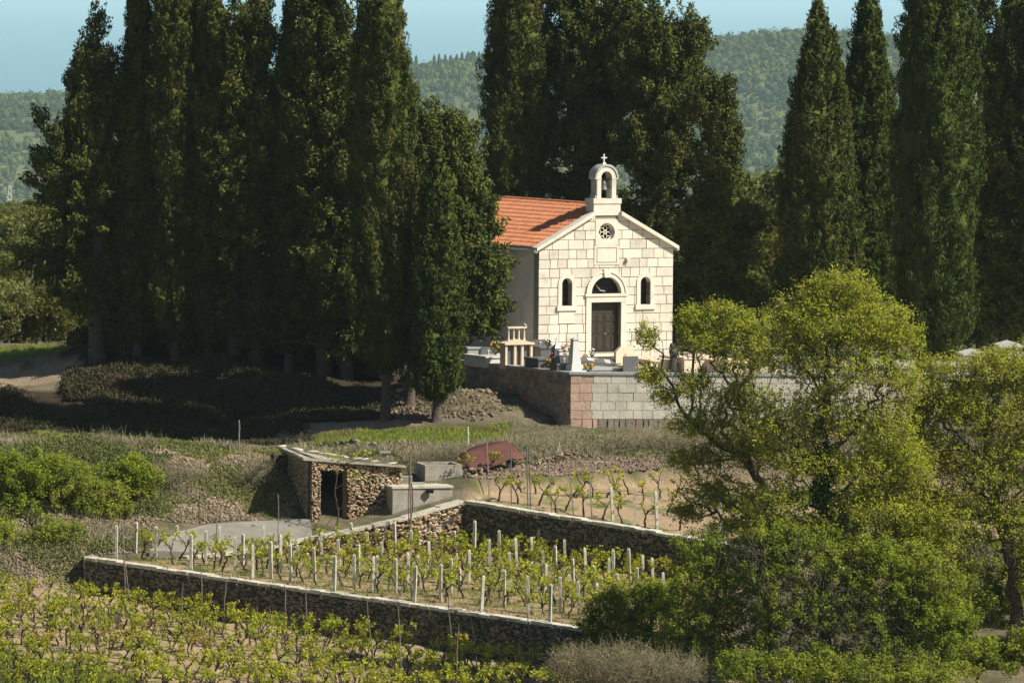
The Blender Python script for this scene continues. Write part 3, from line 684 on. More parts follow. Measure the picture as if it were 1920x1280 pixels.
# cream family tomb with three dark openings and four little columns on top
t = tomb('family_tomb', 968, 293.6, 'cream family tomb with three dark panels and four small columns on top', 'tomb')
b_ = MB(); b_.box(-.72, .72, -.30, .30, 0, .10)
for x_ in (-.66, -.19, .19, .66): b_.box(x_ - .055, x_ + .055, -.26, .26, .10, 1.12)
b_.prism([(-.78, 1.12), (.78, 1.12), (.78, 1.20), (0, 1.36), (-.78, 1.20)], -.34, .34); b_.box(-.655, .655, .10, .24, .10, 1.12); b_.build('body', M_cream, t)
p_ = MB()
for x_ in (-.425, 0, .425): p_.box(x_ - .17, x_ + .17, -.12, .095, .102, 1.11)
p_.build('dark_panels', M_granite, t)
c_ = MB()
for x_ in (-.42, -.15, .12, .40): c_.lathe([(.065, 1.30), (.065, 1.36), (.042, 1.40), (.038, 1.78), (.06, 1.82), (.06, 1.86)], x_, 0, 10)
c_.build('columns', M_cream, t); MB().box(-.50, .48, -.12, .12, 1.862, 1.94).build('lintel', M_cream, t)
MB().tube([(.42, -.02, 1.98), (.46, -.02, 2.0)], .11, 8).build('lamp', M_marble, t)
# white marble slab tomb, left
def slabtomb(px, y, w_, l_, h_, m, label, hs=None, rz=TH, mh=None, tilt=0):
    t = tomb('grave', px, y, label, 'grave', 'slab graves inside the churchyard', rz)
    b_ = MB(); b_.box(-w_ / 2, w_ / 2, -l_ / 2, l_ / 2, 0, h_); b_.build('kerb', m, t)
    c_ = MB(); c_.box(-w_ / 2 - .05, w_ / 2 + .05, -l_ / 2 - .05, l_ / 2 + .05, h_ + .002, h_ + .09); c_.build('ledger_slab', m, t)
    if hs:
        hw, hh, ht = hs; d_ = MB()
        d_.prism([(-hw, h_ + .092), (hw, h_ + .092), (hw, h_ + hh * .75), (hw * .55, h_ + hh), (-hw * .55, h_ + hh), (-hw, h_ + hh * .75)], l_ / 2 - ht - .02, l_ / 2 - .02); d_.build('headstone', mh or m, t)
        k_ = MB(); yb_ = l_ / 2 - ht - .045; zc_ = h_ + hh * .55; k_.box(-.02, .02, yb_, yb_ + .024, zc_ - .16, zc_ + .12); k_.box(-.08, -.021, yb_, yb_ + .024, zc_ + .02, zc_ + .06); k_.box(.021, .08, yb_, yb_ + .024, zc_ + .02, zc_ + .06); k_.build('cross', M_dull, t)
    return t
slabtomb(921, 297.2, 1.7, 2.2, .45, M_marble, 'long white marble grave slab beside the orange and yellow flowers')
slabtomb(922, 294.2, .9, 1.2, .42, M_granite, 'low dark granite grave with an arched end beside the coping', (.40, .45, .25))
slabtomb(878, 299.8, 1.0, 1.8, .75, M_grslab, 'grey chest tomb with a pitched lid under the chapel side wall', (.5, .85, .12))
slabtomb(1014, 291.6, .95, 1.3, .52, M_granite, 'dark chest grave with a pale lid right of the cream family tomb', mh=M_marble)
slabtomb(1022, 296.5, 1.2, 1.4, .95, M_granite, 'tall dark granite tomb with a sloping grey top before the facade', (.55, .35, .2))
slabtomb(1058, 290.6, 1.1, .7, .38, M_granite, 'low dark rounded grave at the corner of the churchyard wall', (.5, .42, .3))
slabtomb(1100, 297.8, 1.1, 2.2, .34, M_marble, 'white grave slab with a dark plaque, nearest the chapel door')
slabtomb(1128, 296.3, 1.1, 2.2, .34, M_marble, 'white grave slab with a dark plaque in the middle of the row')
slabtomb(1155, 294.6, 1.1, 2.2, .32, M_marble, 'white grave slab with a dark plaque at the right of the row')
slabtomb(1118, 292.0, 2.0, 1.6, .18, M_grslab, 'very low pale grave slab behind the front wall')
slabtomb(1183, 292.4, 1.0, 1.5, .30, M_cream, 'cream grave with a square dark headstone right of the door', (.5, .88, .22), mh=M_cream)
pz = tomb('memorial_plate', 1183, 291.45, 'square dark stone plate set on the front of a cream grave', 'plate'); MB().box(-.40, .38, .0, .06, .06, .82).build('plate', M_granite, pz)
slabtomb(1225, 294.6, 1.5, 2.2, .55, M_cream, 'wide cream grave behind the thin bare branches')
slabtomb(1300, 294.8, 2.2, 2.2, .7, M_cream, 'broad pale stone tomb right of the dark statue')
slabtomb(1370, 293.5, 1.6, 2.2, .6, M_cream, 'pale stone grave glimpsed through the left almond crown')
for i_, (px_, y_) in enumerate(((1095, 294.9), (1127, 293.3), (1157, 292.6))):
    t = tomb('name_plaque', px_, y_, ('dark oblong plaque at the foot of the left white slab', 'dark oblong plaque at the foot of the middle white slab', 'dark oblong plaque at the foot of the right white slab')[i_], 'plaque', 'dark plaques on the white slabs')
    MB().add([(-.24, 0, .42), (.24, 0, .42), (.24, .22, .60), (-.24, .22, .60), (-.24, .04, .40), (.24, .04, .40), (.24, .26, .58), (-.24, .26, .58)], [(0, 1, 2, 3), (7, 6, 5, 4), (0, 4, 5, 1), (1, 5, 6, 2), (2, 6, 7, 3), (3, 7, 4, 0)]).build('plaque', M_granite, t)
# white obelisk, near corner
t = tomb('obelisk', 1077, 290.4, 'white tapering obelisk monument on the corner of the churchyard', 'monument')
b_ = MB(); b_.frus(0, 0, 0, .16, .42, .42, .40, .40); b_.frus(0, 0, .162, .42, .30, .30, .28, .28); b_.build('base', M_marble, t)
b_ = MB(); b_.frus(0, 0, .422, 1.52, .23, .23, .13, .13); b_.build('shaft', M_marble, t)
b_ = MB(); b_.frus(0, 0, 1.522, 1.58, .17, .17, .17, .17); b_.frus(0, 0, 1.582, 1.66, .13, .13, .02, .02); b_.build('cap', M_dull, t)
# dark pointed stele with white cross, white stele behind
t = tomb('stele', 1043, 293.4, 'dark pointed stele crowned by a small white figure', 'monument')
b_ = MB(); b_.frus(0, 0, 0, .45, .24, .24, .22, .22); b_.frus(0, 0, .452, 1.05, .19, .19, .17, .17); b_.frus(0, 0, 1.052, 1.25, .17, .17, .05, .05); b_.build('shaft', M_granite, t)
b_ = MB(); b_.box(-.03, .03, -.03, .03, 1.252, 1.55); b_.box(-.10, -.031, -.028, .028, 1.40, 1.45); b_.box(.031, .10, -.028, .028, 1.40, 1.45); b_.build('cross', M_marble, t)
t = tomb('pillar_gravestone', 1052, 292.9, 'grey white pillar gravestone just right of the dark stele', 'gravestone')
MB().frus(0, 0, 0, .95, .19, .15, .15, .12).build('pillar', M_marble, t); MB().box(-.2, .2, -.17, .17, .952, 1.0).build('pillar_cap', M_marble, t)
# bronze statue of a robed figure
t = tomb('statue', 1263, 293.5, 'dark bronze statue of a bowed robed figure at the chapel corner', 'statue')
b_ = MB(); b_.lathe([(.26, 0), (.25, .25), (.20, .55), (.17, .80), (.21, .98), (.18, 1.10), (.07, 1.17)], 0, 0, 14)
b_.v = [(v[0] - .10 * max(0, v[2] - .7), v[1] * .8, v[2]) for v in b_.v]; b_.build('robe', M_iron, t, smooth=True)
b_ = MB(); b_.lathe([(.02, 1.12), (.09, 1.16), (.115, 1.24), (.115, 1.30), (.08, 1.38), (.01, 1.40)], -.10, -.02, 12); b_.build('head', M_iron, t, smooth=True)
b_ = MB(); b_.tube([(.15, -.05, 1.02), (.16, -.16, .82), (-.02, -.22, .90)], [.06, .05, .04], 7); b_.tube([(-.20, -.05, 1.02), (-.22, -.16, .82), (-.05, -.22, .90)], [.06, .05, .04], 7); b_.build('arms', M_iron, t, smooth=True)
MB().box(-.3, .3, -.3, .3, -.05, -.002).build('plinth', M_dull, t)
# flower vases
def flowers(px, y, h0, h_, cols, label, r_=.2, vase=M_granite):
    g = rnd(int(px)); t = empty('flower_vase', stand(px, y) + np.array((0, 0, h0)), 0, label, 'flowers', 'vases of flowers on the graves')
    MB().lathe([(.05, 0), (.07, .04), (.045, .1), (.08, .2)], 0, 0, 10).build('vase', vase, t, smooth=True)
    V, Fc = clumps(g, np.array([[0, 0, .2 + h_ * .45]]), np.array([[0, 0, 1.]]), np.array([r_]), np.array([h_ * .5]), 90, .13, .35); npmesh('leaves', V, Fc, L_ivy, t)
    P = np.array([0, 0, .22 + h_ * .55]) + unit(g.normal(size=(16, 3))) * np.array([r_, r_, h_ * .42]); P[:, 1] -= .03
    V, Fc = stones(g, P, np.full((16, 3), .045), ICO0, .1); npmesh('blossoms', V, Fc, cols, t, smooth=True)
    return t
M_yel = mat('yellow_petals', (0.75, 0.42, 0.03)); M_or = mat('orange_petals', (0.72, 0.22, 0.03)); M_wh = mat('white_petals', (0.75, 0.72, 0.66)); M_pk = mat('red_petals', (0.5, 0.09, 0.08))
flowers(929, 294.6, .45, .55, M_yel, 'orange and yellow flowers standing left of the cream family tomb', .24)
flowers(996, 291.0, .0, .35, M_yel, 'yellow flowers low at the right foot of the cream family tomb', .16)
flowers(1030, 290.9, .0, .38, M_yel, 'yellow bunch between the dark chest grave and the corner', .17)
flowers(1028, 294.6, .9, .30, M_wh, 'white flowers on top of the tall dark tomb', .15)
flowers(1036, 293.2, .3, .30, M_pk, 'small red flowers left of the dark stele', .12)
flowers(1063, 292.2, .3, .8, M_or, 'tall leafy vase between the dark stele and the obelisk', .18)
flowers(1104, 290.7, .0, .25, M_yel, 'low spray of leaves lying by the front coping', .26)
flowers(1110, 298.8, .35, .30, M_wh, 'white flowers before the chapel door', .13)
# right hand tombs, glimpsed through the almond
def vault(px, y, w_, h_, d_, m, label, rz=.1):
    t = tomb('burial_vault', px, y, label, 'tomb', 'burial vaults in the right part of the churchyard', rz)
    MB().box(-w_ / 2, w_ / 2, -d_ / 2, d_ / 2, 0, h_).build('body', m, t)
    MB().prism([(-w_ / 2 - .1, h_ + .002), (w_ / 2 + .1, h_ + .002), (w_ / 2 + .1, h_ + .08), (0, h_ + .25), (-w_ / 2 - .1, h_ + .08)], -d_ / 2 - .1, d_ / 2 + .1).build('lid', M_marble, t)
    MB().box(-w_ * .3, w_ * .3, -d_ / 2 - .03, -d_ / 2 - .001, .15, h_ * .8).build('front_plate', M_grslab, t)
vault(1826, 294, 1.1, 1.15, 1.3, M_marble, 'pale vault with a flat lid just right of the thick right cypress')
vault(1892, 296, 1.0, 1.5, 1.3, M_cream, 'tall cream vault with a rounded lid at the right edge')
vault(1765, 293, 1.2, .6, 1.2, M_cream, 'low cream vault beneath the thick right cypress')
vault(1905, 292, 1.6, 1.1, 1.6, M_cream, 'low cream vault in front of the tall one at the right edge')
vault(1480, 293.5, 1.8, .7, 1.6, M_cream, 'low pale vault hidden behind the tall almond crown')

# ------------------------------------------------------------------ retaining walls of the vineyard (dry stone face, limed top)
def retaining(name, pts, heights, m, label, seed, cat='wall', thick=.5, dens=85, cope=True, size=(.078, .045, .052), topz=0.06, both=False):
    """pts: world points of the wall top; visible face to the right-hand side normal of the run"""
    g = rnd(seed); org = pts[0]; t = empty(name, org, 0, label, cat)
    cm, km = MB(), MB(); SV = []
    for i in range(len(pts) - 1):
        P0, P1 = pts[i], pts[i + 1]; h0, h1 = heights[i], heights[i + 1]
        d = P1[:2] - P0[:2]; L_ = np.linalg.norm(d); d = d / L_; nrm = np.array((d[1], -d[0]))
        slab_along(cm, P0, P1, -.04, -thick - .25, -max(h0, h1) - .3, -.02, org=org)
        n = int(L_ * (h0 + h1) / 2 * dens); s_ = g.random(n) * L_; hh = h0 + (h1 - h0) * s_ / L_; zz = -g.random(n) * hh
        q = P0[:2][None] + d[None] * s_[:, None] + nrm[None] * g.uniform(-.05, .02, (n, 1)); zt = P0[2] + (P1[2] - P0[2]) * s_ / L_ + zz
        P = np.stack([q[:, 0], q[:, 1], zt], -1) - org
        S = np.stack([size[0] * g.uniform(.55, 1.7, n), size[1] * g.uniform(.8, 1.5, n), size[2] * g.uniform(.55, 1.5, n)], -1)
        fr = np.array([[d[0], d[1], (P1[2] - P0[2]) / L_], [nrm[0], nrm[1], 0], [0, 0, 1]])
        SV.append(stones(g, P, S, ICO0, .20, .3, fr))
        if cope:                                             # uneven limed top
            k = max(2, int(L_ / .45)); 
            for j in range(k):
                a_ = P0 + (P1 - P0) * (j / k); b2 = P0 + (P1 - P0) * ((j + 1) / k)
                o_ = g.uniform(.0, .07); zt_ = topz + g.uniform(-.02, .03); slab_along(km, a_, b2, o_, -thick - .03 - g.uniform(0, .06), -.07, zt_, org=org)
    cm.build('wall_core', M_earthf, t); V, Fc = join(*SV); npmesh('stone_face', V, Fc, m, t)
    if cope: km.build('coping', M_cope, t)
    return t
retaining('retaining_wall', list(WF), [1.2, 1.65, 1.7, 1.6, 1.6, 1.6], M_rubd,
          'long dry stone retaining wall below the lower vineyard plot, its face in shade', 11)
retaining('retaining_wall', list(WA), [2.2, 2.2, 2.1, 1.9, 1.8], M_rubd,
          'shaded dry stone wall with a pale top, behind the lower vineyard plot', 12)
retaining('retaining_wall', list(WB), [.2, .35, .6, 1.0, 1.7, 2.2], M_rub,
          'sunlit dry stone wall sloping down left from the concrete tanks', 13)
retaining('retaining_wall', [at(60, 1118, 261.3), at(118, 1108, 262.0), at(164, 1098, 262.6)], [.5, .6, .7], M_rub, 'short stub of stone wall at the left end of the front plot', 14, thick=.4)
# side return of the long wall at its left end
retaining('retaining_wall', [at(150, 1040, 266.5), at(160, 1047, 262.1)], [1.3, 1.3], M_rub, 'short end return of the long retaining wall, beside the left rubble', 15)
# dry stone bank walls
def bankwall(name, pts, heights, m, label, seed, dens=40, size=(.13, .08, .085), lean=.5, cat='wall'):
    g = rnd(seed); org = pts[0]; SV = []
    for i in range(len(pts) - 1):
        P0, P1 = pts[i], pts[i + 1]; h0, h1 = heights[i], heights[i + 1]; d = P1[:2] - P0[:2]; L_ = np.linalg.norm(d); d = d / L_; nrm = np.array((d[1], -d[0]))
        n = int(L_ * (h0 + h1) / 2 * dens); s_ = g.random(n) * L_; hh = h0 + (h1 - h0) * s_ / L_; zr = g.random(n)
        q = P0[:2][None] + d[None] * s_[:, None] + nrm[None] * ((zr * hh * lean) + g.uniform(-.14, .10, n))[:, None]
        P = np.stack([q[:, 0], q[:, 1], P0[2] + (P1[2] - P0[2]) * s_ / L_ - zr * hh + .1 * np.sin(s_ * 1.3 + seed)], -1) - org
        S = np.stack([size[0] * g.uniform(.5, 1.8, n), size[1] * g.uniform(.7, 1.4, n), size[2] * g.uniform(.5, 1.5, n)], -1)
        fr = np.array([[d[0], d[1], (P1[2] - P0[2]) / L_], [nrm[0], nrm[1], 0], [0, 0, 1]]); SV.append(stones(g, P, S, ICO0, .24, .4, fr))
    V, Fc = join(*SV); o = npmesh(name, V, Fc, m, loc=org); tag(o, label, cat); return o
bankwall('dry_stone_wall', [at(868, 882, 272.2), at(950, 866, 274.3), at(1060, 850, 277.2), at(1200, 856, 277.4), at(1400, 862, 277.4), at(1650, 868, 277.4), at(1950, 870, 277.4)], [1.1, 1.5, 1.9, 1.8, 1.7, 1.6, 1.6], M_rubm,
         'rough dry stone wall behind the upper vines and the rusty sheet', 21, dens=110, size=(.08, .06, .055))
bankwall('dry_stone_wall', [at(250, 850, 275.5), at(330, 843, 275.5), at(430, 850, 275.5), at(530, 850, 276)], [2.7, 2.9, 3.0, 2.8], M_rubl, 'tumbled pale rubble bank left of the stone shed', 22, dens=26, lean=2.3)
bankwall('dry_stone_wall', [at(-60, 1010, 267), at(60, 1000, 267), at(170, 985, 267), at(280, 975, 267.5)], [2.2, 2.2, 1.9, 1.4], M_rubl, 'low rubble bank at the left under the green shrubs', 23, dens=34, lean=1.6)
bankwall('dry_stone_wall', [at(575, 832, 281.5), at(680, 826, 281.8), at(760, 832, 281.8), at(900, 838, 281.6)], [.35, .8, .7, .4], M_rubd, 'low stone edge of the small grassy terrace', 24, dens=50, lean=.4)
def stonefield(name, poly, n, size, m, label, seed, kind='stuff', cat='stones', holes=()):
    g = rnd(seed); lo = poly[:, :2].min(0); hi = poly[:, :2].max(0); q = g.uniform(lo, hi, (n * 3, 2)); k = inpoly(q[:, 0], q[:, 1], poly); q = q[k][:n]
    P = np.c_[q, G(q[:, 0], q[:, 1])]; c = P.mean(0); n = len(P); S = np.stack([g.uniform(*size, n), g.uniform(*size, n) * .8, g.uniform(*size, n) * .7], -1)
    P[:, 2] += S[:, 2] * .5; V, Fc = stones(g, P - c, S, ICO0, .22, .6); tag(npmesh(name, V, Fc, m, loc=c), label, cat, kind=kind)
stonefield('rubble', W([(290, 850, 274.5), (540, 850, 275.5), (560, 960, 269.0), (520, 985, 267.8), (290, 985, 267.2), (250, 920, 270.5)]), 6500, (.025, .095), M_rubl, 'pale loose rubble covering the bank left of the shed', 701)
stonefield('rubble', W([(-60, 985, 266.8), (290, 975, 267.3), (290, 1035, 264), (150, 1045, 263.2), (170, 1100, 261.6), (-60, 1115, 260.8)]), 4500, (.025, .09), M_rubl, 'loose rubble below the green shrubs at the left', 702)
stonefield('rubble', W([(868, 925, 271.2), (905, 925, 271.2), (1250, 922, 275.1), (1990, 925, 275.1), (1990, 868, 279), (1060, 855, 279), (905, 860, 277), (868, 880, 273)]), 19000, (.03, .10), M_rubm, 'brown stones heaped along the back of the upper plot', 703)
stonefield('rubble', W([(700, 735, 295.5), (880, 718, 295.8), (1000, 768, 291.2), (900, 800, 289.2), (700, 790, 291)]), 900, (.03, .13), M_rubm, 'broken earth and stones on the eroded bank beside the churchyard wall', 705)
stonefield('rubble', W([(620, 845, 280), (860, 850, 279), (860, 875, 275.5), (770, 880, 274.5), (640, 850, 277.5)]), 900, (.03, .10), M_rubl, 'small stones behind the shed roof', 704)
g = rnd(31)
P = np.stack([g.uniform(-3.2, 1.2, 90), g.uniform(-1.2, .8, 90), np.zeros(90)], -1) + at(872, 716, 294.6); P[:, 2] = G(P[:, 0], P[:, 1]) + .05
V, Fc = stones(g, P, np.stack([g.uniform(.05, .20, 90), g.uniform(.05, .2, 90), g.uniform(.04, .13, 90)], -1)); tag(npmesh('loose_stones', V, Fc, M_rubl), 'scatter of pale stones on the bank by the churchyard wall', 'stones', kind='stuff')

# ------------------------------------------------------------------ stone shed
def rubble_face(t, name, P0, P1, ztop0, ztop1, zbot, m, seed, skip=None, dens=150, size=(.062, .04, .042)):
    g = rnd(seed); d = P1[:2] - P0[:2]; L_ = np.linalg.norm(d); d = d / L_; nrm = np.array((d[1], -d[0]))
    hmax = max(ztop0, ztop1) - zbot; n = int(L_ * hmax * dens); s_ = g.random(n) * L_; zz = zbot + g.random(n) * hmax
    k = zz < ztop0 + (ztop1 - ztop0) * s_ / L_ - .03
    if skip: k &= ~((s_ > skip[0]) & (s_ < skip[1]) & (zz < skip[2]))
    s_ = s_[k]; zz = zz[k]; n = len(s_); q = P0[:2][None] + d[None] * s_[:, None] + nrm[None] * g.uniform(-.03, .01, (n, 1))
    P = np.stack([q[:, 0], q[:, 1], zz], -1); S = np.stack([size[0] * g.uniform(.6, 1.6, n), size[1] * g.uniform(.8, 1.3, n), size[2] * g.uniform(.6, 1.4, n)], -1)
    fr = np.array([[d[0], d[1], 0], [nrm[0], nrm[1], 0], [0, 0, 1]]); V, Fc = stones(g, P, S, ICO0, .2, .3, fr); V -= np.array(t.location); return npmesh(name, V, Fc, m, t)
SA = at(585, 985, 268.0); SB = at(752, 965, 269.8); SA_t = at(580, 862, 268.0); SB_t = at(757, 876, 269.8); SD = at(527, 960, 273.0); SD_t = at(527, 840, 273.0)
shed = empty('stone_shed', SA, 0, 'small rubble stone shed with a sloping slab roof and dark doorway', 'shed')
d = SB[:2] - SA[:2]; Ls = np.linalg.norm(d); d = d / Ls; dn = np.array((-d[1], d[0]))
DK = (.38, 1.62)                                              # doorway along the front
zt0, zt1, zb = SA_t[2], SB_t[2], min(SA[2], SB[2]) - .5; zl = SA[2] + 2.28
def wbox(mb, s0, s1, n0, n1, z0, z1a, z1b=None):
    z1b = z1a if z1b is None else z1b; vs = []
    for (s_, n_, zz) in ((s0, n0, z0), (s1, n0, z0), (s1, n1, z0), (s0, n1, z0), (s0, n0, z1a), (s1, n0, z1b), (s1, n1, z1b), (s0, n1, z1a)):
        q = SA[:2] + d * s_ + dn * n_; vs.append((q[0] - SA[0], q[1] - SA[1], zz - SA[2]))
    mb.add(vs, [(0, 3, 2, 1), (4, 5, 6, 7), (0, 1, 5, 4), (1, 2, 6, 5), (2, 3, 7, 6), (3, 0, 4, 7)])
zf = lambda s_: zt0 + (zt1 - zt0) * s_ / Ls
c_ = MB(); wbox(c_, 0, DK[0], .05, .45, zb, zf(0), zf(DK[0])); wbox(c_, DK[1], Ls, .05, .45, zb, zf(DK[1]), zf(Ls)); wbox(c_, DK[0], DK[1], .05, .45, zl, zf(DK[0]), zf(DK[1]))
wbox(c_, Ls - .45, Ls, .452, 4.0, zb, zf(Ls) - .02); wbox(c_, .0, Ls, 4.002, 4.4, zb, zf(0) - .05, zf(Ls) - .05)
SDl = SD[:2] - SA[:2]; ldir = SDl / np.linalg.norm(SDl); Ll = np.linalg.norm(SDl)
lv = []
for (s_, o_) in ((.5, .04), (Ll, .04), (Ll, .4), (.5, .4)):
    q = ldir * s_ + np.array((ldir[1], -ldir[0])) * o_; lv.append((q[0], q[1]))
c_.add([(x_, y_, zb - SA[2]) for x_, y_ in lv] + [(x_, y_, zz - SA[2]) for (x_, y_), zz in zip(lv, (zt0, SD_t[2], SD_t[2], zt0))], [(0, 1, 2, 3), (4, 7, 6, 5), (0, 4, 5, 1), (1, 5, 6, 2), (2, 6, 7, 3), (3, 7, 4, 0)])
c_.build('wall_core', M_earthf, shed)
rubble_face(shed, 'front_wall', SA, SB, zt0 + .02, zt1 + .02, zb + .3, M_rub, 41, (DK[0], DK[1], zl))
# left side face: points run from the back to the front corner so that its normal looks outward
rubble_face(shed, 'side_wall', SD, SA, SD_t[2], zt0, zb + .3, M_rub, 42)
rs_ = MB(); o1 = -.12
cn = [SA_t + np.array((-.25, -.20, .0)), SB_t + np.array((.15, -.22, 0)), SB_t + np.array((dn[0] * 4.3, dn[1] * 4.3, -.28)), SD_t + np.array((-.2, .4, -.04))]
rs_.add([tuple(np.array(q) - SA + np.array((0, 0, .0))) for q in cn] + [tuple(np.array(q) - SA + np.array((0, 0, .11))) for q in cn], [(0, 3, 2, 1), (4, 5, 6, 7), (0, 1, 5, 4), (1, 2, 6, 5), (2, 3, 7, 6), (3, 0, 4, 7)])
rs_.build('roof_slab', M_conc, shed)
jb = MB(); wbox(jb, DK[0] + .0, DK[0] + .05, .10, .40, SA[2] - .3, zl - .03); wbox(jb, DK[1] - .05, DK[1] + .0, .10, .40, SA[2] - .3, zl - .03); jb.build('door_frame', M_stick, shed)
g = rnd(44)
st = [at(528 + i * 29, 838 + i * 4.6, 270.8 - i * .1) + np.array((0, -.6, .07)) for i in range(8)]
V, Fc = stones(g, np.array(st) - SA, np.stack([g.uniform(.25, .5, 8), g.uniform(.2, .35, 8), g.uniform(.04, .07, 8)], -1), ICO0, .12, .1); npmesh('roof_stones', V, Fc, M_cope, shed)
ch = at(722, 862, 273.2); cmb = MB(); cmb.box(-.16, .16, -.16, .16, -.5, .30); cmb.box(-.22, .22, -.22, .22, .302, .36); cmb.build('flue_block', M_conc, shed, loc=ch - SA)
# concrete tanks and yard slab
def quadbox(name, a, b, depth, z0, z1, m, parent, org, hollow=0.0):
    """box whose front runs from a to b and goes back by depth"""
    d_ = b[:2] - a[:2]; L_ = np.linalg.norm(d_); d_ = d_ / L_; n_ = np.array((-d_[1], d_[0])); mb = MB()
    def bx(s0, s1, o0, o1, za, zb_):
        vs = []
        for zz in (za, zb_):
            for s_, o_ in ((s0, o0), (s1, o0), (s1, o1), (s0, o1)):
                q = a[:2] + d_ * s_ + n_ * o_; vs.append((q[0] - org[0], q[1] - org[1], zz - org[2]))
        mb.add(vs, [(0, 3, 2, 1), (4, 5, 6, 7), (0, 1, 5, 4), (1, 2, 6, 5), (2, 3, 7, 6), (3, 0, 4, 7)])
    if hollow:
        bx(0, L_, 0, hollow, z0, z1); bx(0, L_, depth - hollow, depth, z0, z1); bx(0, hollow, hollow + .001, depth - hollow - .001, z0, z1); bx(L_ - hollow, L_, hollow + .001, depth - hollow - .001, z0, z1); bx(hollow, L_ - hollow, hollow, depth - hollow, z0, z1 - .7)
    else: bx(0, L_, 0, depth, z0, z1)
    return mb.build(name, m, parent)
ta = at(736, 970, 268.6); tb = at(848, 932, 269.4); tt = at(736, 916, 268.6)[2]
tank = empty('concrete_tank', ta, 0, 'low weathered concrete cistern with a small dark hole, beside the shed', 'cistern')
quadbox('basin', ta, tb, 1.3, ta[2] - .6, tt, M_conc, tank, ta)
quadbox('rim', ta + np.array((-.03, -.05, 0)), tb + np.array((.05, -.05, 0)), 1.45, tt + .002, tt + .09, M_cope, tank, ta)
hp = at(806, 921, 268.93); MB().box(-.16, .16, -.04, .10, -.07, .07).build('outlet_hole', M_black, tank, loc=hp - ta)
t2a = at(797, 916, 271.2); t2b = at(868, 912, 271.6); z2 = at(797, 872, 271.2)[2]
tank2 = empty('concrete_tank', t2a, 0, 'open concrete water tank standing higher, right behind the cistern', 'cistern')
quadbox('basin', t2a, t2b, 2.0, t2a[2] - 1, z2, M_conc, tank2, t2a, .14)
stp = at(757, 905, 270.4); sb = MB(); sb.box(-.25, .35, -.1, .5, -.6, .28); sb.box(-.2, .9, -.4, .3, -.6, .02)
tag(sb.build('concrete_step', M_conc, loc=stp), 'small concrete step between shed and cistern', 'step')
ys_ = [at(280, 1034, 263.6), at(330, 1000, 265.4), at(395, 984, 266.8), at(520, 976, 267.9), at(582, 975, 268.1), at(585, 1005, 266.4), at(560, 1025, 265.4), at(420, 1040, 264.3)]
sm = MB(); n_ = len(ys_); org = ys_[0]
sm.add([tuple(p - org + np.array((0, 0, .06))) for p in ys_] + [tuple(p - org + np.array((0, 0, -.4))) for p in ys_], [tuple(range(n_))[::-1]] + [(i, (i + 1) % n_, n_ + (i + 1) % n_, n_ + i) for i in range(n_)])
tag(sm.build('yard_slab', mat('worn_slab_concrete', (0.28, 0.26, 0.21), (0.22, 0.20, 0.165), scale=1.5, bump=.01, bscale=9), loc=org), kind='structure')
# rusty curved sheet
rs = MB(); NX, NY = 14, 8; c0 = at(857, 852, 273.4)
sp_ = [at(860, 853, 273.6), at(900, 832, 275.2), at(950, 824, 275.8), at(960, 832, 275.2), at(980, 856, 274.0), at(958, 861, 273.6), at(925, 872, 273.0), at(885, 884, 272.6), at(876, 875, 272.8)]
top = [at(860, 853, 274.0), at(890, 836, 274.8), at(925, 828, 275.2), at(950, 826, 275.2), at(966, 838, 274.9), at(982, 856, 274.4)]
bot = [at(870, 868, 273.4), at(886, 884, 273.0), at(918, 876, 273.2), at(938, 867, 273.4), at(960, 859, 273.8), at(983, 860, 274.2)]
vs = []
for i in range(6):
    for j in range(6):
        s_ = j / 5; p = top[i] * (1 - s_) + bot[i] * s_; p = p + np.array((0, -.10 * math.sin(math.pi * s_), .03 * math.sin(math.pi * s_))); vs.append(tuple(p - c0))
rs.add(vs, [(i * 6 + j, i * 6 + j + 1, i * 6 + j + 7, i * 6 + j + 6) for i in range(5) for j in range(5)])
o = rs.build('rusty_sheet', M_rust, smooth=True, loc=c0); tag(o, 'curved sheet of rusty red brown steel lying on the stone wall', 'metal sheet'); md = o.modifiers.new('s', 'SOLIDIFY'); md.thickness = .03


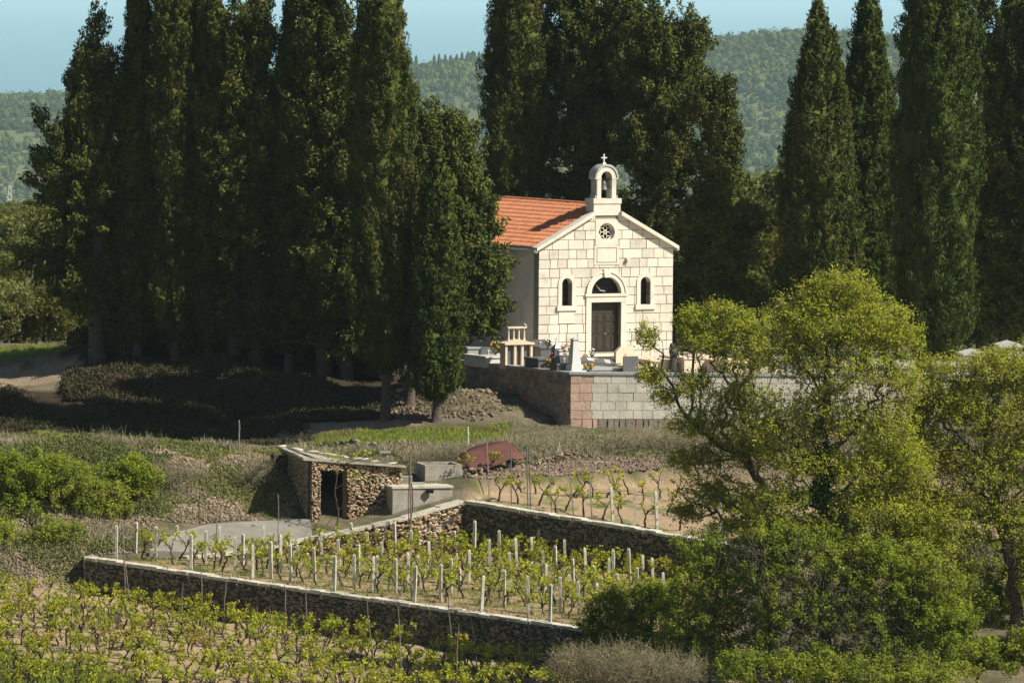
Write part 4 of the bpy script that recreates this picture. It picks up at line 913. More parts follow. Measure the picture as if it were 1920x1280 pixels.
# ------------------------------------------------------------------ vines
def make_vine(seed, h=.72, dense=1.0, spread=.34):
    g = rnd(seed); Vt = []; A = []; B = []; ra = []; rb = []; tips = []
    p = np.array((0, 0, -.08)); hh = h * g.uniform(.42, .58); k = 4; prev = p; lean = g.normal(size=2) * .10
    for i in range(1, k + 1):
        q = np.array((lean[0] * i / k + g.normal() * .02, lean[1] * i / k + g.normal() * .02, hh * i / k)); A.append(prev); B.append(q); ra.append(.046 - .004 * i); rb.append(.042 - .004 * i); prev = q
    head = prev
    for a_ in range(g.integers(3, 5)):
        an = g.uniform(0, 6.28); L_ = g.uniform(.7, 1.1) * spread; q0 = head
        for i in range(1, 4):
            s_ = i / 3; q = head + np.array((math.cos(an) * L_ * s_, math.sin(an) * L_ * s_, (h - hh) * s_ ** .8 * g.uniform(.75, 1.1))) + g.normal(size=3) * .025
            A.append(q0); B.append(q); ra.append(.024 - .005 * i + .003); rb.append(.022 - .005 * i + .003); q0 = q
            if i > 1: tips.append(q)
        for _ in range(2):
            q = q0 + np.array((g.normal() * .06, g.normal() * .06, g.uniform(.03, .16))); A.append(q0); B.append(q); ra.append(.007); rb.append(.004); tips.append(q)
    tr = tubes(np.array(A), np.array(B), np.array(ra), np.array(rb), 5)
    tips = np.array(tips); k = len(tips); n = int(6.4 * dense)
    c = np.repeat(tips, n, 0) + g.normal(size=(k * n, 3)) * np.array((.045, .045, .045)); Nn = unit(g.normal(size=c.shape) * .8 + np.array((.5, -.45, .8))); D = g.normal(size=c.shape); L_ = g.uniform(.05, .11, len(c))
    lf = leaf_quads(c, D, Nn, L_, L_ * .85)
    return tr, lf
VM = []
for s in range(9):
    tr, lf = make_vine(100 + s, .70 + .08 * (s % 3), 1.0 + .25 * (s % 2))
    a1 = bpy.data.meshes.new('vine_trunk'); a2 = bpy.data.meshes.new('vine_leaves')
    o1 = npmesh('vine_trunk', *tr, M_vbark); o2 = npmesh('vine_leaves', *lf, L_vine); VM.append((o1.data, o2.data)); bpy.data.objects.remove(o1); bpy.data.objects.remove(o2)
def vine(p, label, group, g, sc=1.0):
    k = int(g.integers(0, len(VM))); e = empty('grapevine', p, g.uniform(0, 6.28), label, 'grapevine', group); e.scale = (sc * g.uniform(.85, 1.15),) * 3
    for nm, me in zip(('trunk', 'foliage'), VM[k]):
        o = bpy.data.objects.new(nm, me); C.objects.link(o); o.parent = e
_wins = []
def on_plot(px, py, plane):
    """intersection of a sight line with a plot's plane, giving where that vine or post stands"""
    d_ = fw + (px - 960) / F * rt - (py - 640) / F * up
    t_ = (plane[2] + plane[0] * CAM[0] + plane[1] * CAM[1] - CAM[2]) / (d_[2] - plane[0] * d_[0] - plane[1] * d_[1]); return CAM + d_ * t_
# concrete posts, lower plot: (foot px, foot py, top px, top py)
POSTS1 = [(218, 1048, 218, 985), (329, 1028, 332, 984), (358, 1072, 358, 1003), (411, 1051, 412, 986), (441, 1073, 441, 1005), (474, 1088, 474, 1022), (493, 1040, 494, 986), (525, 1071, 526, 1001), (558, 1074, 558, 1020),
          (577, 1022, 577, 979), (603, 1050, 603, 997), (627, 1110, 627, 1043), (636, 1054, 633, 1010), (658, 1038, 658, 979), (690, 1038, 688, 996), (716, 1058, 715, 1015), (708, 1090, 707, 1040), (741, 1044, 738, 978), (770, 1050, 771, 992), (777, 1132, 781, 1062), (787, 1090, 784, 1040),
          (804, 1076, 802, 1013), (816, 1028, 821, 970), (855, 1040, 852, 994), (862, 1098, 861, 1065), (868, 1060, 866, 1036), (889, 1062, 889, 975),
          (903, 1152, 907, 1082), (936, 1062, 936, 993), (941, 1100, 940, 1062), (957, 1108, 955, 1034), (970, 1080, 967, 1008), (992, 1148, 989, 1078), (1008, 1050, 1011, 989), (1020, 1085, 1017, 1030), (1022, 1110, 1022, 1056),
          (1031, 1165, 1033, 1095), (1060, 1070, 1058, 1010), (1070, 1133, 1067, 1076), (1099, 1096, 1097, 1026), (1117, 1120, 1111, 1058), (1119, 1140, 1119, 1092), (1130, 1060, 1130, 1009), (1141, 1110, 1142, 1045), (1158, 1120, 1156, 1074), (1181, 1090, 1178, 1027), (1224, 1095, 1223, 1045), (1243, 1118, 1243, 1072), (1265, 1080, 1265, 1035), (254, 1038, 255, 978), (292, 1048, 293, 986), (385, 1052, 386, 994), (455, 1058, 456, 1000), (508, 1082, 507, 1014), (545, 1086, 544, 1020), (590, 1088, 589, 1024), (672, 1082, 671, 1020), (664, 1104, 664, 1038), (700, 1108, 701, 1042), (742, 1112, 742, 1046), (826, 1124, 827, 1056), (845, 1110, 846, 1046), (765, 1096, 765, 1036), (880, 1092, 880, 1030), (918, 1072, 918, 1010), (945, 1136, 946, 1068), (1075, 1108, 1074, 1046), (1050, 1146, 1050, 1080), (1085, 1150, 1084, 1088), (1042, 1086, 1041, 1022), (998, 1068, 997, 1006), (1150, 1092, 1149, 1030), (1205, 1100, 1205, 1040), (1195, 1122, 1195, 1062)]
pm = MB(); pm.box(-.055, .055, -.055, .055, -.3, .96); pm.frus(0, 0, .96, 1.0, .055, .055, .025, .025)
PM0 = pm.build('post_mesh', M_post); pmd = PM0.data; bpy.data.objects.remove(PM0)
g = rnd(51)
def post(fx, fy, tx, ty, plane, name, mesh, label, cat, group, zr=1.0):
    lim = np.interp(fx, [162, 390, 640, 860, 1075, 1330], [1047, 1081, 1116, 1147, 1178, 1214]) - 9
    if plane is _p1 and fy > lim: ty -= (fy - lim) * .5; fy = lim
    p = on_plot(fx, fy, plane); y_ = p[1]; q = at(tx, ty, y_); v = q - p; h_ = max(.4, v[2])
    o = bpy.data.objects.new(name, mesh); C.objects.link(o); o.location = tuple(p); o.scale = (1, 1, h_)
    o.rotation_euler = (g.normal() * .03, math.atan2(v[0], v[2]), g.uniform(-.4, .4)); tag(o, label, cat, group); return p
pp1 = [post(*q, _p1, 'vineyard_post', pmd, 'thin pale concrete post among the vines of the lower walled plot', 'post', 'concrete posts of the lower walled plot') for q in POSTS1]
def scatter_plot(poly, nx_, dx, dy, seed, dirv, plane, jit=.18):
    g = rnd(seed); c = poly[:, :2].mean(0); d1 = np.array(dirv) / np.linalg.norm(dirv); d2 = np.array((-d1[1], d1[0])); out = []
    for i in range(-nx_, nx_):
        for j in range(-nx_, nx_):
            q = c + d1 * i * dx + d2 * j * dy + g.normal(size=2) * jit; out.append(q)
    out = np.array(out); k = inpoly(out[:, 0], out[:, 1], poly); return out[k]
def shrinkpoly(P, f=.96):
    c = P.mean(0); Q = P.copy(); Q[:, :2] = c[:2] + (P[:, :2] - c[:2]) * f; return Q
g = rnd(61); dA = (at(1075, 1175, 251) - at(162, 1045, 262))[:2]
REST = []
def bake(name, items, mats, label, cat, kind='stuff', childname=None):
    """items: (mesh, location, rotation z, scale, material slot)"""
    Vs = []; Fs = []; mi = []; o_ = 0
    for me, loc, rz, sc, k in items:
        v = np.zeros(len(me.vertices) * 3); me.vertices.foreach_get('co', v); v = v.reshape(-1, 3) * sc; c_, s_ = math.cos(rz), math.sin(rz)
        v = np.stack([v[:, 0] * c_ - v[:, 1] * s_ + loc[0], v[:, 0] * s_ + v[:, 1] * c_ + loc[1], v[:, 2] + loc[2]], -1)
        f_ = np.zeros(len(me.loops), np.int32); me.loops.foreach_get('vertex_index', f_); f_ = f_.reshape(-1, 4) + o_; Vs.append(v); Fs.append(f_); mi.append(np.full(len(f_), k)); o_ += len(v)
    V_ = np.concatenate(Vs); lo = V_.mean(0); o = npmesh(name, V_ - lo, np.concatenate(Fs), mats[0], loc=lo)
    for m_ in mats[1:]: o.data.materials.append(m_)
    o.data.polygons.foreach_set('material_index', np.concatenate(mi).astype(np.int32)); tag(o, label, cat, kind=kind); return o
V1 = scatter_plot(shrinkpoly(PL1, .95), 40, .88, 1.15, 62, dA, _p1)
def vis(p, lo=-60, hi=1980):
    px = 960 + F * p[0] / p[1]; return lo < px < hi
V1 = sorted([q for q in V1 if vis(q, 200, 1330)], key=lambda q: q[1])
for i_, q in enumerate(V1):
    if i_ < 120: vine((q[0], q[1], g1(*q)), 'gnarled leafing grapevine in the lower walled plot between concrete posts', 'grapevines of the lower walled plot', g, 1.12)
    else: REST.append((q[0], q[1], g1(*q)))
print('vines plot1', len(V1))
V2 = [(880, 925), (932, 938), (972, 940), (915, 905), (1010, 945), (1060, 955), (1005, 925), (1045, 958), (1080, 930), (1095, 965), (1130, 972), (1168, 980), (1137, 930), (1165, 950), (1205, 945), (1210, 985), (1250, 960), (1275, 990), (1290, 940), (1240, 930), (1180, 925), (1110, 928),
      (1340, 960), (1380, 985), (1620, 940), (1660, 970), (1700, 935), (1740, 960), (1790, 940), (1830, 970)]
for (a_, b_) in V2:
    q = on_plot(a_, b_, _p2); vine((q[0], q[1], g1(q[0], q[1])), 'young leafing grapevine on bare soil of the upper plot', 'grapevines of the upper plot', g, 1.2)
mm = MB(); mm.box(-.02, .02, -.02, .02, -.2, 1.0); PM0 = mm.build('m', mat('grey_metal_stake', (0.22, 0.21, 0.20), rough=.6)); mmd = PM0.data; bpy.data.objects.remove(PM0)
for i, q in enumerate([(917, 927, 914, 828), (959, 943, 957, 845), (990, 950, 987, 835), (995, 950, 991, 840), (1034, 957, 1029, 855), (1075, 965, 1067, 862), (1110, 971, 1105, 865)]):
    post(*q, _p2, 'metal_stake', mmd, 'thin grey metal stake rising from the upper plot in front of the stone wall', 'stake', 'metal stakes of the upper plot')
for q in [(1149, 977, 1146, 913), (1190, 987, 1190, 910), (1232, 987, 1229, 920), (1350, 1000, 1350, 930)]:
    post(*q, _p2, 'vineyard_post', pmd, 'stout concrete post on the bare soil of the upper plot', 'post', 'concrete posts of the upper plot')
PL3 = W([(-60, 1128, 259.0), (150, 1124, 260.0), (400, 1172, 256.9), (700, 1206, 253.6), (1060, 1250, 249.2), (1250, 1275, 246.5), (1250, 1330, 241), (-60, 1330, 241)])
V3 = scatter_plot(PL3, 60, .72, .98, 63, (1, -.35), None, .2)
V3 = sorted([q for q in V3 if vis(q, -30, 1120) and q[1] > 243.0], key=lambda q: q[1])
for i_, q in enumerate(V3):
    if i_ < 150: vine((q[0], q[1], g1(*q)), 'gnarled leafing grapevine in the front plot below the long wall', 'grapevines of the front plot', g, 1.15)
    else: REST.append((q[0], q[1], g1(*q)))
print('vines plot3', len(V3))
it = []
for q in REST:
    k = int(g.integers(0, len(VM))); a_ = g.uniform(0, 6.28); sc_ = 1.14 * g.uniform(.85, 1.15); it += [(VM[k][0], q, a_, sc_, 0), (VM[k][1], q, a_, sc_, 1)]
bake('grapevines', it, [M_vbark, L_vine], 'farther rows of leafing grapevines in the walled and front plots', 'grapevines')
# wooden stakes in the front plot
STK = []
for s in range(4):
    gg = rnd(70 + s); mb = MB(); n = 6; mb.tube([(gg.normal() * .025 * (i > 0), gg.normal() * .02 * (i > 0), -.25 + 1.25 * i / n) for i in range(n + 1)], [.028 - .002 * i for i in range(n + 1)], 6); o = mb.build('m', M_stick, smooth=True); STK.append(o.data); bpy.data.objects.remove(o)
ST = [(235, 1150, 233, 1050), (246, 1160, 226, 960), (315, 1120, 314, 1060), (341, 1180, 344, 1095), (379, 1148, 377, 1055), (418, 1170, 424, 1082), (350, 1200, 346, 1160), (485, 1190, 484, 1135), (512, 1210, 506, 1135), (537, 1170, 534, 1095),
      (574, 1195, 574, 1095), (703, 1255, 689, 1122), (752, 1275, 747, 1133), (776, 1170, 770, 1120), (849, 1215, 840, 1120), (853, 1280, 862, 1168), (893, 1225, 884, 1155), (625, 1275, 601, 1190), (1005, 1240, 988, 1150), (1008, 1240, 1009, 1205), (130, 1215, 138, 1110), (37, 1205, 36, 1130), (85, 1090, 84, 1010), (205, 1220, 207, 1165), (185, 1240, 186, 1150), (920, 1180, 919, 1120), (990, 1262, 975, 1205), (150, 1155, 153, 1105)]
for i, (a_, b_, c2, d_) in enumerate(ST):
    yd = 262 - 16 * (b_ - 1100) / 180; p = gp(a_, b_, yd); q = at(c2, d_, p[1]); v = q - p; h_ = max(.5, v[2])
    o = bpy.data.objects.new('wooden_stake', STK[i % 4]); C.objects.link(o); o.location = tuple(p); o.scale = (1, 1, h_); o.rotation_euler = (0, math.atan2(v[0], v[2]), g.uniform(0, 3) * 0)
    tag(o, 'thin crooked wooden stake in the front plot', 'stake', 'wooden stakes of the front plot')
def pole(fx, fy, y_, tx, ty, r_, label, m=M_stick):
    p = at(fx, fy, y_); q = at(tx, ty, y_); mb = MB(); k = 7; gg = rnd(fx); pts = [(p + (q - p) * i / k - p) + np.array((gg.normal() * .012, 0, 0)) for i in range(k + 1)]; pts[0] = pts[0] - np.array((0, 0, .4))
    o = mb.tube([tuple(x) for x in pts], [r_] * (k + 1), 6).build('pole', m, loc=p); tag(o, label, 'pole')
pole(448, 846, 275, 449, 787, .035, 'pale upright pole on the crest of the left rubble bank')
pole(404, 1040, 264.2, 409, 912, .022, 'dark thin rod standing on the concrete yard slab')
pole(523, 1040, 265.0, 521, 926, .02, 'thin grey rod left of the shed doorway')
pole(877, 836, 281, 877, 800, .05, 'short white post on the grassy terrace', M_post)
pole(816, 836, 281, 814, 790, .02, 'thin wire stake on the grassy terrace')
pole(771, 1060, 265.8, 769, 850, .035, 'tall bent pole carrying the vine arbour beside the shed')
# climbing vine in front of the shed door and over the roof corner
def climber(pts, y_, rads, label, seed, leaves_at, nm='climbing_vine'):
    P0 = at(*pts[0][0], y_); e = empty(nm, P0, 0, label, 'grapevine'); mb = MB(); gg = rnd(seed)
    for line, r_ in zip(pts, rads):
        ww = [at(a_, b_, y_) - P0 for a_, b_ in line]; fine = []
        for i in range(len(ww) - 1):
            for k in range(3): fine.append(ww[i] + (ww[i + 1] - ww[i]) * k / 3 + gg.normal(size=3) * .015)
        fine.append(ww[-1]); mb.tube([tuple(x) for x in fine], [r_ * (1 - .4 * i / len(fine)) for i in range(len(fine))], 6)
    mb.build('stems', M_vbark if nm == 'climbing_vine' else M_stick, e, smooth=True)
    c = np.array([at(a_, b_, y_) - P0 for a_, b_, n_ in leaves_at for _ in range(n_)]); c = c + gg.normal(size=c.shape) * np.array((.14, .10, .10)); L_ = gg.uniform(.06, .12, len(c)); V, Fc = leaf_quads(c, gg.normal(size=c.shape), unit(gg.normal(size=c.shape) + np.array((.3, -.4, .4))), L_, L_ * .85); npmesh('leaves', V, Fc, L_vine, e)
climber([[(631, 990), (634, 960), (628, 925), (632, 890), (641, 870)], [(634, 955), (650, 945), (665, 935)], [(630, 915), (650, 905), (662, 900)], [(641, 870), (672, 862), (690, 855), (712, 848)], [(612, 985), (625, 965)]], 266.9, [.035, .016, .016, .022, .016],
        'leafing grapevine climbing across the dark shed doorway', 81, [(622, 855, 40), (640, 860, 30), (660, 888, 22), (665, 890, 20), (694, 902, 14), (636, 882, 14), (670, 850, 20), (612, 852, 20), (690, 850, 14)])
climber([[(771, 1010), (772, 960), (774, 915), (764, 878), (752, 856), (738, 850), (722, 853)], [(768, 1000), (765, 950), (767, 900), (768, 855)], [(774, 868), (800, 860), (812, 868)]], 266.2, [.03, .02, .012],
        'bare bent vine trunk arching over the right end of the shed', 82, [(690, 848, 12), (718, 850, 10)])

# ------------------------------------------------------------------ trees
def cypress(px, py, y, top_py, hw_px, label, seed, m=L_cyp, lean=0.0, spires=1, squash=1.0, skirt=.035, maxat=.30, name='cypress', clear=.045, pexp=2.4):
    g = rnd(seed); b = gp(px, py, y); s = pxm(y); Rr = hw_px / s; H = at(px, top_py, y)[2] - b[2]
    e = empty(name, b, 0, label, 'cypress tree'); 
    # trunk
    mb = MB(); mb.tube([(0, 0, -.4), (.05, 0, H * .06), (lean * H * .3, 0, H * .35)], [.26, .21, .12], 8); mb.build('trunk', M_bark, e, smooth=True)
    VF = []
    sp = [(0.0, 0.0, 1.0, 1.0)] + [(g.uniform(-.55, .55), g.uniform(-.3, .3), g.uniform(.6, .8), g.uniform(.78, .97)) for _ in range(spires - 1)]
    for (ox, oy, rs_, hs) in sp:
        H2 = H * hs; R2 = Rr * rs_; ph = g.uniform(0, 6.28, 8)
        def rad(t, th):
            prof = np.clip((t / skirt), 0.25, 1) ** .5 * np.where(t < maxat, .80 + .20 * t / maxat, 1 - .98 * ((t - maxat) / (1 - maxat)) ** pexp)
            n = 1 + .06 * np.sin(3 * th + 7 * t + ph[0]) + .07 * np.sin(5 * th - 11 * t + ph[1]) + .05 * np.sin(2 * th + 23 * t + ph[2]) + .07 * np.sin(8 * th + 19 * t + ph[3]) + .05 * np.sin(13 * th - 47 * t + ph[5]) + .05 * np.sin(71 * t + ph[4])
            return R2 * prof * n
        z0 = H * clear 
        def pos(t, th, f=1.0):
            rr = rad(t, th) * f; return np.stack([ox * Rr + lean * t * H2 + rr * np.cos(th), oy * Rr + rr * np.sin(th) * squash, z0 + t * (H2 - z0)], -1)
        # inner body
        nt_, na = 150, 44; T, A = np.meshgrid(np.linspace(0.0, .97, nt_), np.arange(na) * 2 * np.pi / na, indexing='ij'); P = pos(T, A, .76).reshape(-1, 3); P += g.normal(size=P.shape) * .09
        ii = np.arange(nt_ * na).reshape(nt_, na); jj = np.roll(ii, -1, 1); VF.append((P, np.stack([ii[:-1], jj[:-1], jj[1:], ii[1:]], -1).reshape(-1, 4)))
        # upright tufts
        area = 2 * np.pi * R2 * .75 * H2; k = int(area * 13); t = g.random(k * 2) ; keep = g.random(k * 2) < rad(t, 0 * t) / R2 / 1.3; t = t[keep][:k]; th = g.uniform(0, 2 * np.pi, len(t))
        cen = pos(t, th, g.uniform(.80, 1.03, len(t))); out = np.stack([np.cos(th), np.sin(th), np.zeros_like(th)], -1); ax = unit(out * .28 + np.array((0, 0, 1.)) + g.normal(size=out.shape) * .10)
        VF.append(clumps(g, cen, ax, g.uniform(.10, .20, len(t)), g.uniform(.20, .42, len(t)), 36, .16, .34, .9, .78, None, .28))
    V, Fc = join(*VF); npmesh('crown', V, Fc, m, e); return e
def lobed(name, px, py, y, lobes, label, seed, m, cat='tree', nt_=260, nl=26, cl=(.28, .42), leaf=.17, asp=.45, bark=M_bark, trunk_to=None, r_tip=.014, group=None, flat=.6, yr=.8, up_=.5, step=.55, jit=.10, shell=.45, fill=.3, tr=(.7,), droop=0, extra=None, bough=0, bias=None):
    """a tree whose crown fills ellipsoids given as (px, py, rx, ry) around its own distance"""
    g = rnd(seed); b = gp(px, py, y); s = pxm(y); e = empty(name, b, 0, label, cat, group)
    Lb = [(at(q[0], q[1], y + (q[4] if len(q) > 4 else 0)) - b, np.array((q[2] / s, q[2] / s * yr, q[3] / s))) for q in lobes]
    if bough:
        nt_ = int(nt_ * 2.1); kb_ = nt_ // bough; tipp = lobes_pts(g, Lb, kb_, .55); cxy = np.mean([l[0] for l in Lb], 0); dr = unit((tipp - cxy) * np.array((1, 1, .25)) + np.array((0, 0, .9)) + g.normal(size=tipp.shape) * .5)
        pts = np.repeat(tipp, bough, 0); dd_ = np.repeat(dr, bough, 0); bl_ = np.repeat(g.uniform(.7, 1.7, kb_), bough)[:, None]; pts = pts - dd_ * bl_ * g.random((len(pts), 1)) + g.normal(size=pts.shape) * .20
    else: pts = lobes_pts(g, Lb, nt_, shell)
    top = max(l[0][2] + l[1][2] * .4 for l in Lb); cx = np.mean([l[0][0] for l in Lb]); 
    trunk = [(0, 0, -.3)] + ([at(a_, b_, y) - b for a_, b_ in trunk_to] if trunk_to else [(cx * .4, 0, top * .35), (cx * .8, 0, top * .75)])
    N_, par, r, ends = skeleton(g, trunk[0], trunk[1:], list(pts), r_tip, 2.2, step, jit)
    thick = r > .03; i_ = np.where((par >= 0) & thick)[0]; V, Fc = tubes(N_[par[i_]], N_[i_], np.minimum(r[par[i_]], r[i_] * 1.25) * (1 + .12 * g.normal(size=len(i_))), r[i_], 7); npmesh('trunk', V, Fc, M_bark, e, smooth=True)
    i_ = np.where((par >= 0) & ~thick)[0]; V, Fc = tubes(N_[par[i_]], N_[i_], np.minimum(r[par[i_]], r[i_] * 1.5), r[i_], 4); npmesh('branches', V, Fc, bark, e, smooth=True)
    cen = N_[ends]; out = unit(cen - np.array([cx, 0, top * .5])); ax = unit(out + np.array((0, 0, up_ - droop)) + g.normal(size=out.shape) * .3)
    VF = [clumps(g, cen, ax, g.uniform(cl[0] * .7, cl[0] * 1.2, len(cen)), g.uniform(cl[1] * .7, cl[1] * 1.3, len(cen)), nl, leaf, asp, .7, fill, bias)]
    if extra:
        mid = np.where(r < .03)[0]; mid = g.choice(mid, min(len(mid), extra)); VF.append(clumps(g, N_[mid], unit(g.normal(size=(len(mid), 3))), np.full(len(mid), cl[0] * .7), np.full(len(mid), cl[1] * .6), max(4, nl // 3), leaf, asp, .5, fill))
    V, Fc = join(*VF); npmesh('crown', V, Fc, m, e); return e
CON = dict(cat='conifer tree', nl=52, cl=(.25, .46), leaf=.165, asp=.50, bough=9, r_tip=.02, up_=.35, shell=.35, fill=.55)
# left grove
lobed('broad_conifer', 182, 632, 301.2, [(183, 60, 22, 60), (190, 140, 55, 60), (185, 230, 80, 70), (120, 260, 70, 60), (170, 330, 110, 70), (95, 330, 50, 50), (150, 420, 100, 60), (60, 490, 40, 20), (130, 510, 75, 45), (215, 480, 50, 80), (185, 570, 45, 25), (64, 212, 16, 20), (52, 292, 14, 18), (44, 478, 24, 13), (85, 545, 26, 12), (150, 120, 20, 16), (158, 165, 16, 10), (66, 365, 16, 14)],
      'spreading dark conifer with a pointed top, leftmost of the grove', 201, L_con, trunk_to=[(182, 560), (184, 300), (183, 60)], nt_=884, **CON)
cypress(256, 655, 300.8, -140, 36, 'narrow dark cypress second from the left in the grove', 211)
cypress(328, 662, 300.2, -260, 60, 'wide black green cypress in the heart of the left grove', 212)
lobed('broad_conifer', 440, 690, 299.6, [(440, 20, 70, 70), (470, 90, 50, 50), (440, 170, 85, 80), (430, 290, 90, 90), (460, 420, 85, 90), (430, 540, 80, 80)],
      'bushy conifer with sunlit top beside the left gap of sea', 202, L_con, trunk_to=[(440, 560), (440, 200), (440, 0)], nt_=782, **CON)
cypress(390, 680, 299.9, -120, 48, 'cypress rising between the wide black one and the bushy conifer', 218)
cypress(541, 705, 298.9, -60, 34, 'slim cypress just right of the left gap of sea', 213)
lobed('broad_conifer', 608, 710, 298.4, [(610, -10, 60, 60), (600, 80, 75, 70), (610, 180, 90, 80), (590, 260, 80, 70), (610, 360, 90, 90), (600, 480, 90, 80), (600, 590, 75, 60)],
      'olive green conifer with layered boughs, left of the leaning tall cypress', 203, L_con, trunk_to=[(606, 600), (604, 200), (608, 0)], nt_=952, **CON)
cypress(722, 742, 290.5, -170, 62, 'tall leaning cypress in front of the grove, cut by the top of the picture', 214, lean=-.018, maxat=.42, clear=.10)
cypress(768, 745, 293.0, 150, 46, 'brownish cypress squeezed between the tall leaning one and the shorter one', 219, maxat=.35, clear=.15)
cypress(818, 740, 289.5, 262, 50, 'shorter bright green cypress beside the churchyard wall', 215, L_cypg, maxat=.22, skirt=.05, clear=.08)
lobed('broad_conifer', 846, 720, 293.5, [(810, 230, 45, 45), (860, 240, 28, 22), (830, 330, 60, 60), (880, 340, 35, 30), (870, 430, 70, 60), (915, 410, 35, 35), (880, 520, 75, 60), (925, 500, 40, 45), (890, 590, 60, 35), (930, 570, 32, 30)],
      'rounded conifer covering the left end of the chapel', 204, L_con, trunk_to=[(846, 640), (846, 400), (830, 230)], nt_=884, **CON)
for i_, (px_, y_, lb, t_) in enumerate(((480, 299.4, 'dark conifer deep in the shade behind the bushy one', -20), (650, 298.0, 'dark conifer in the shade behind the tall leaning cypress', 60), (330, 301.4, 'dark conifer at the back of the grove behind the wide cypress', 10), (735, 298.4, 'dark conifer at the back beside the chapel side wall', 230), (235, 302.0, 'dark conifer at the back between the two leftmost trees', 120), (560, 300.4, 'dark conifer at the back behind the slim cypress', 180), (395, 301.0, 'dark conifer low in the shade behind the bushy one', 260), (1840, 320, 'dark conifer behind the thick right cypress', 60), (1925, 323, 'dark conifer at the back by the right edge', 40))):
    lobed('broad_conifer', px_, 660, y_, [(px_, t_ + 60, 60, 60), (px_, t_ + 180, 80, 80), (px_, (t_ + 640) / 2, 95, 110), (px_ - 10, 470, 90, 90), (px_ + 10, 560, 85, 60), (px_, 620, 80, 30)], lb, 230 + i_, L_con, nt_=646, **CON)
# behind the chapel
cypress(962, 650, 319, -220, 58, 'dark cypress rising behind the left end of the chapel roof', 216, maxat=.45)
lobed('broad_conifer', 1080, 650, 320, [(1050, 10, 70, 50), (1150, 0, 80, 50), (1090, 90, 110, 70), (1080, 190, 110, 80), (1060, 300, 100, 80), (1100, 420, 120, 80), (1150, 220, 90, 90)],
      'great loose conifer towering behind the bell gable', 205, L_con, trunk_to=[(1080, 500), (1090, 200), (1090, 0)], nt_=1292, **CON)
lobed('broad_conifer', 1250, 655, 317, [(1200, 20, 70, 45), (1250, 50, 70, 40), (1310, 65, 35, 15), (1230, 110, 90, 50), (1250, 180, 90, 60), (1230, 280, 90, 80), (1260, 400, 110, 90), (1280, 520, 110, 80)],
      'layered conifer whose boughs reach right of the bell gable', 206, L_con, trunk_to=[(1250, 500), (1240, 200), (1230, 30)], nt_=1292, **CON)
lobed('broad_conifer', 1345, 655, 313, [(1320, 165, 55, 40), (1340, 240, 55, 60), (1345, 330, 55, 70), (1330, 420, 75, 60), (1400, 400, 70, 22), (1390, 470, 60, 40), (1350, 540, 90, 60), (1410, 560, 50, 40)],
      'lower conifer right of the chapel roof with a dark outstretched bough', 207, L_con, trunk_to=[(1345, 500), (1340, 300), (1325, 160)], nt_=952, **CON)
# right group
cypress(1528, 640, 309.5, -12, 70, 'two-topped cypress, leftmost of the right hand group', 217, spires=2, maxat=.22)
cypress(1622, 650, 314, -60, 84, 'deep green cypress in the middle of the right hand group', 220, L_cypg, spires=1, maxat=.12, pexp=1.7)
cypress(1752, 672, 302.6, -330, 81, 'thick cypress at the right, its foot rounded off above the vaults', 221, L_cypg, spires=1, maxat=.30, skirt=.07, clear=.015)
lobed('broad_conifer', 1885, 650, 317, [(1880, 0, 70, 70), (1890, 120, 80, 80), (1880, 250, 80, 90), (1890, 400, 85, 90), (1880, 540, 85, 80), (1880, 610, 80, 35)], 'black green conifer filling the right edge of the picture', 208, L_con, nt_=782, **CON)
lobed('broad_conifer', 2075, 655, 315, [(2075, 0, 70, 80), (2080, 150, 85, 90), (2075, 300, 90, 90), (2070, 450, 90, 90)], 'unseen conifer added for shade beyond the right edge of the picture', 210, L_con, nt_=600, **CON)  # out of view, added to throw shade on the right edge trees
lobed('broad_conifer', 1985, 655, 316, [(1985, 0, 70, 70), (1980, 150, 80, 90), (1985, 300, 85, 90), (1980, 450, 85, 90)], 'conifer added for shade just beyond the right edge of the picture', 209, L_con, nt_=612, **CON)  # added beyond the frame to keep the edge conifer in shade
# almond trees in front, right
ALM = dict(bias=(.35, -.30, .75), cat='almond tree', nl=24, cl=(.34, .34), leaf=.10, asp=.50, bark=M_twig, r_tip=.009, yr=.9, step=.35, jit=.14, shell=.1, fill=.0, up_=.2)
lobed('almond_tree', 1548, 1205, 243.5, [(1525, 545, 38, 35), (1590, 535, 60, 32), (1500, 590, 70, 45), (1640, 590, 80, 40), (1570, 610, 110, 50), (1690, 640, 50, 40), (1480, 660, 70, 50), (1600, 690, 120, 55), (1690, 720, 50, 40), (1530, 770, 90, 60), (1450, 800, 80, 45), (1640, 790, 90, 55), (1500, 860, 90, 45), (1600, 880, 90, 45), (1700, 860, 50, 50), (1460, 930, 80, 40), (1620, 950, 90, 40), (1540, 980, 60, 30)],
      'tall almond tree in young leaf with an ivy-clad trunk', 301, L_alm, trunk_to=[(1550, 1100), (1548, 960), (1545, 840), (1550, 700), (1560, 600)], nt_=3900, **ALM)
lobed('almond_tree', 1440, 1190, 246.5, [(1300, 600, 40, 30), (1350, 585, 40, 30), (1400, 610, 55, 35), (1320, 640, 60, 35), (1400, 670, 70, 45), (1300, 720, 45, 35), (1390, 750, 80, 50), (1310, 790, 70, 30), (1400, 840, 80, 45), (1300, 860, 60, 30), (1340, 920, 80, 35), (1400, 980, 80, 35), (1290, 960, 40, 20), (1212, 630, 22, 28), (1222, 700, 34, 26), (1248, 740, 30, 22)],
      'lower almond tree leaning left in front of the chapel corner', 302, L_alm, trunk_to=[(1440, 1050), (1440, 930), (1400, 860), (1340, 830), (1275, 765), (1240, 690), (1242, 640)], nt_=2300, **ALM)
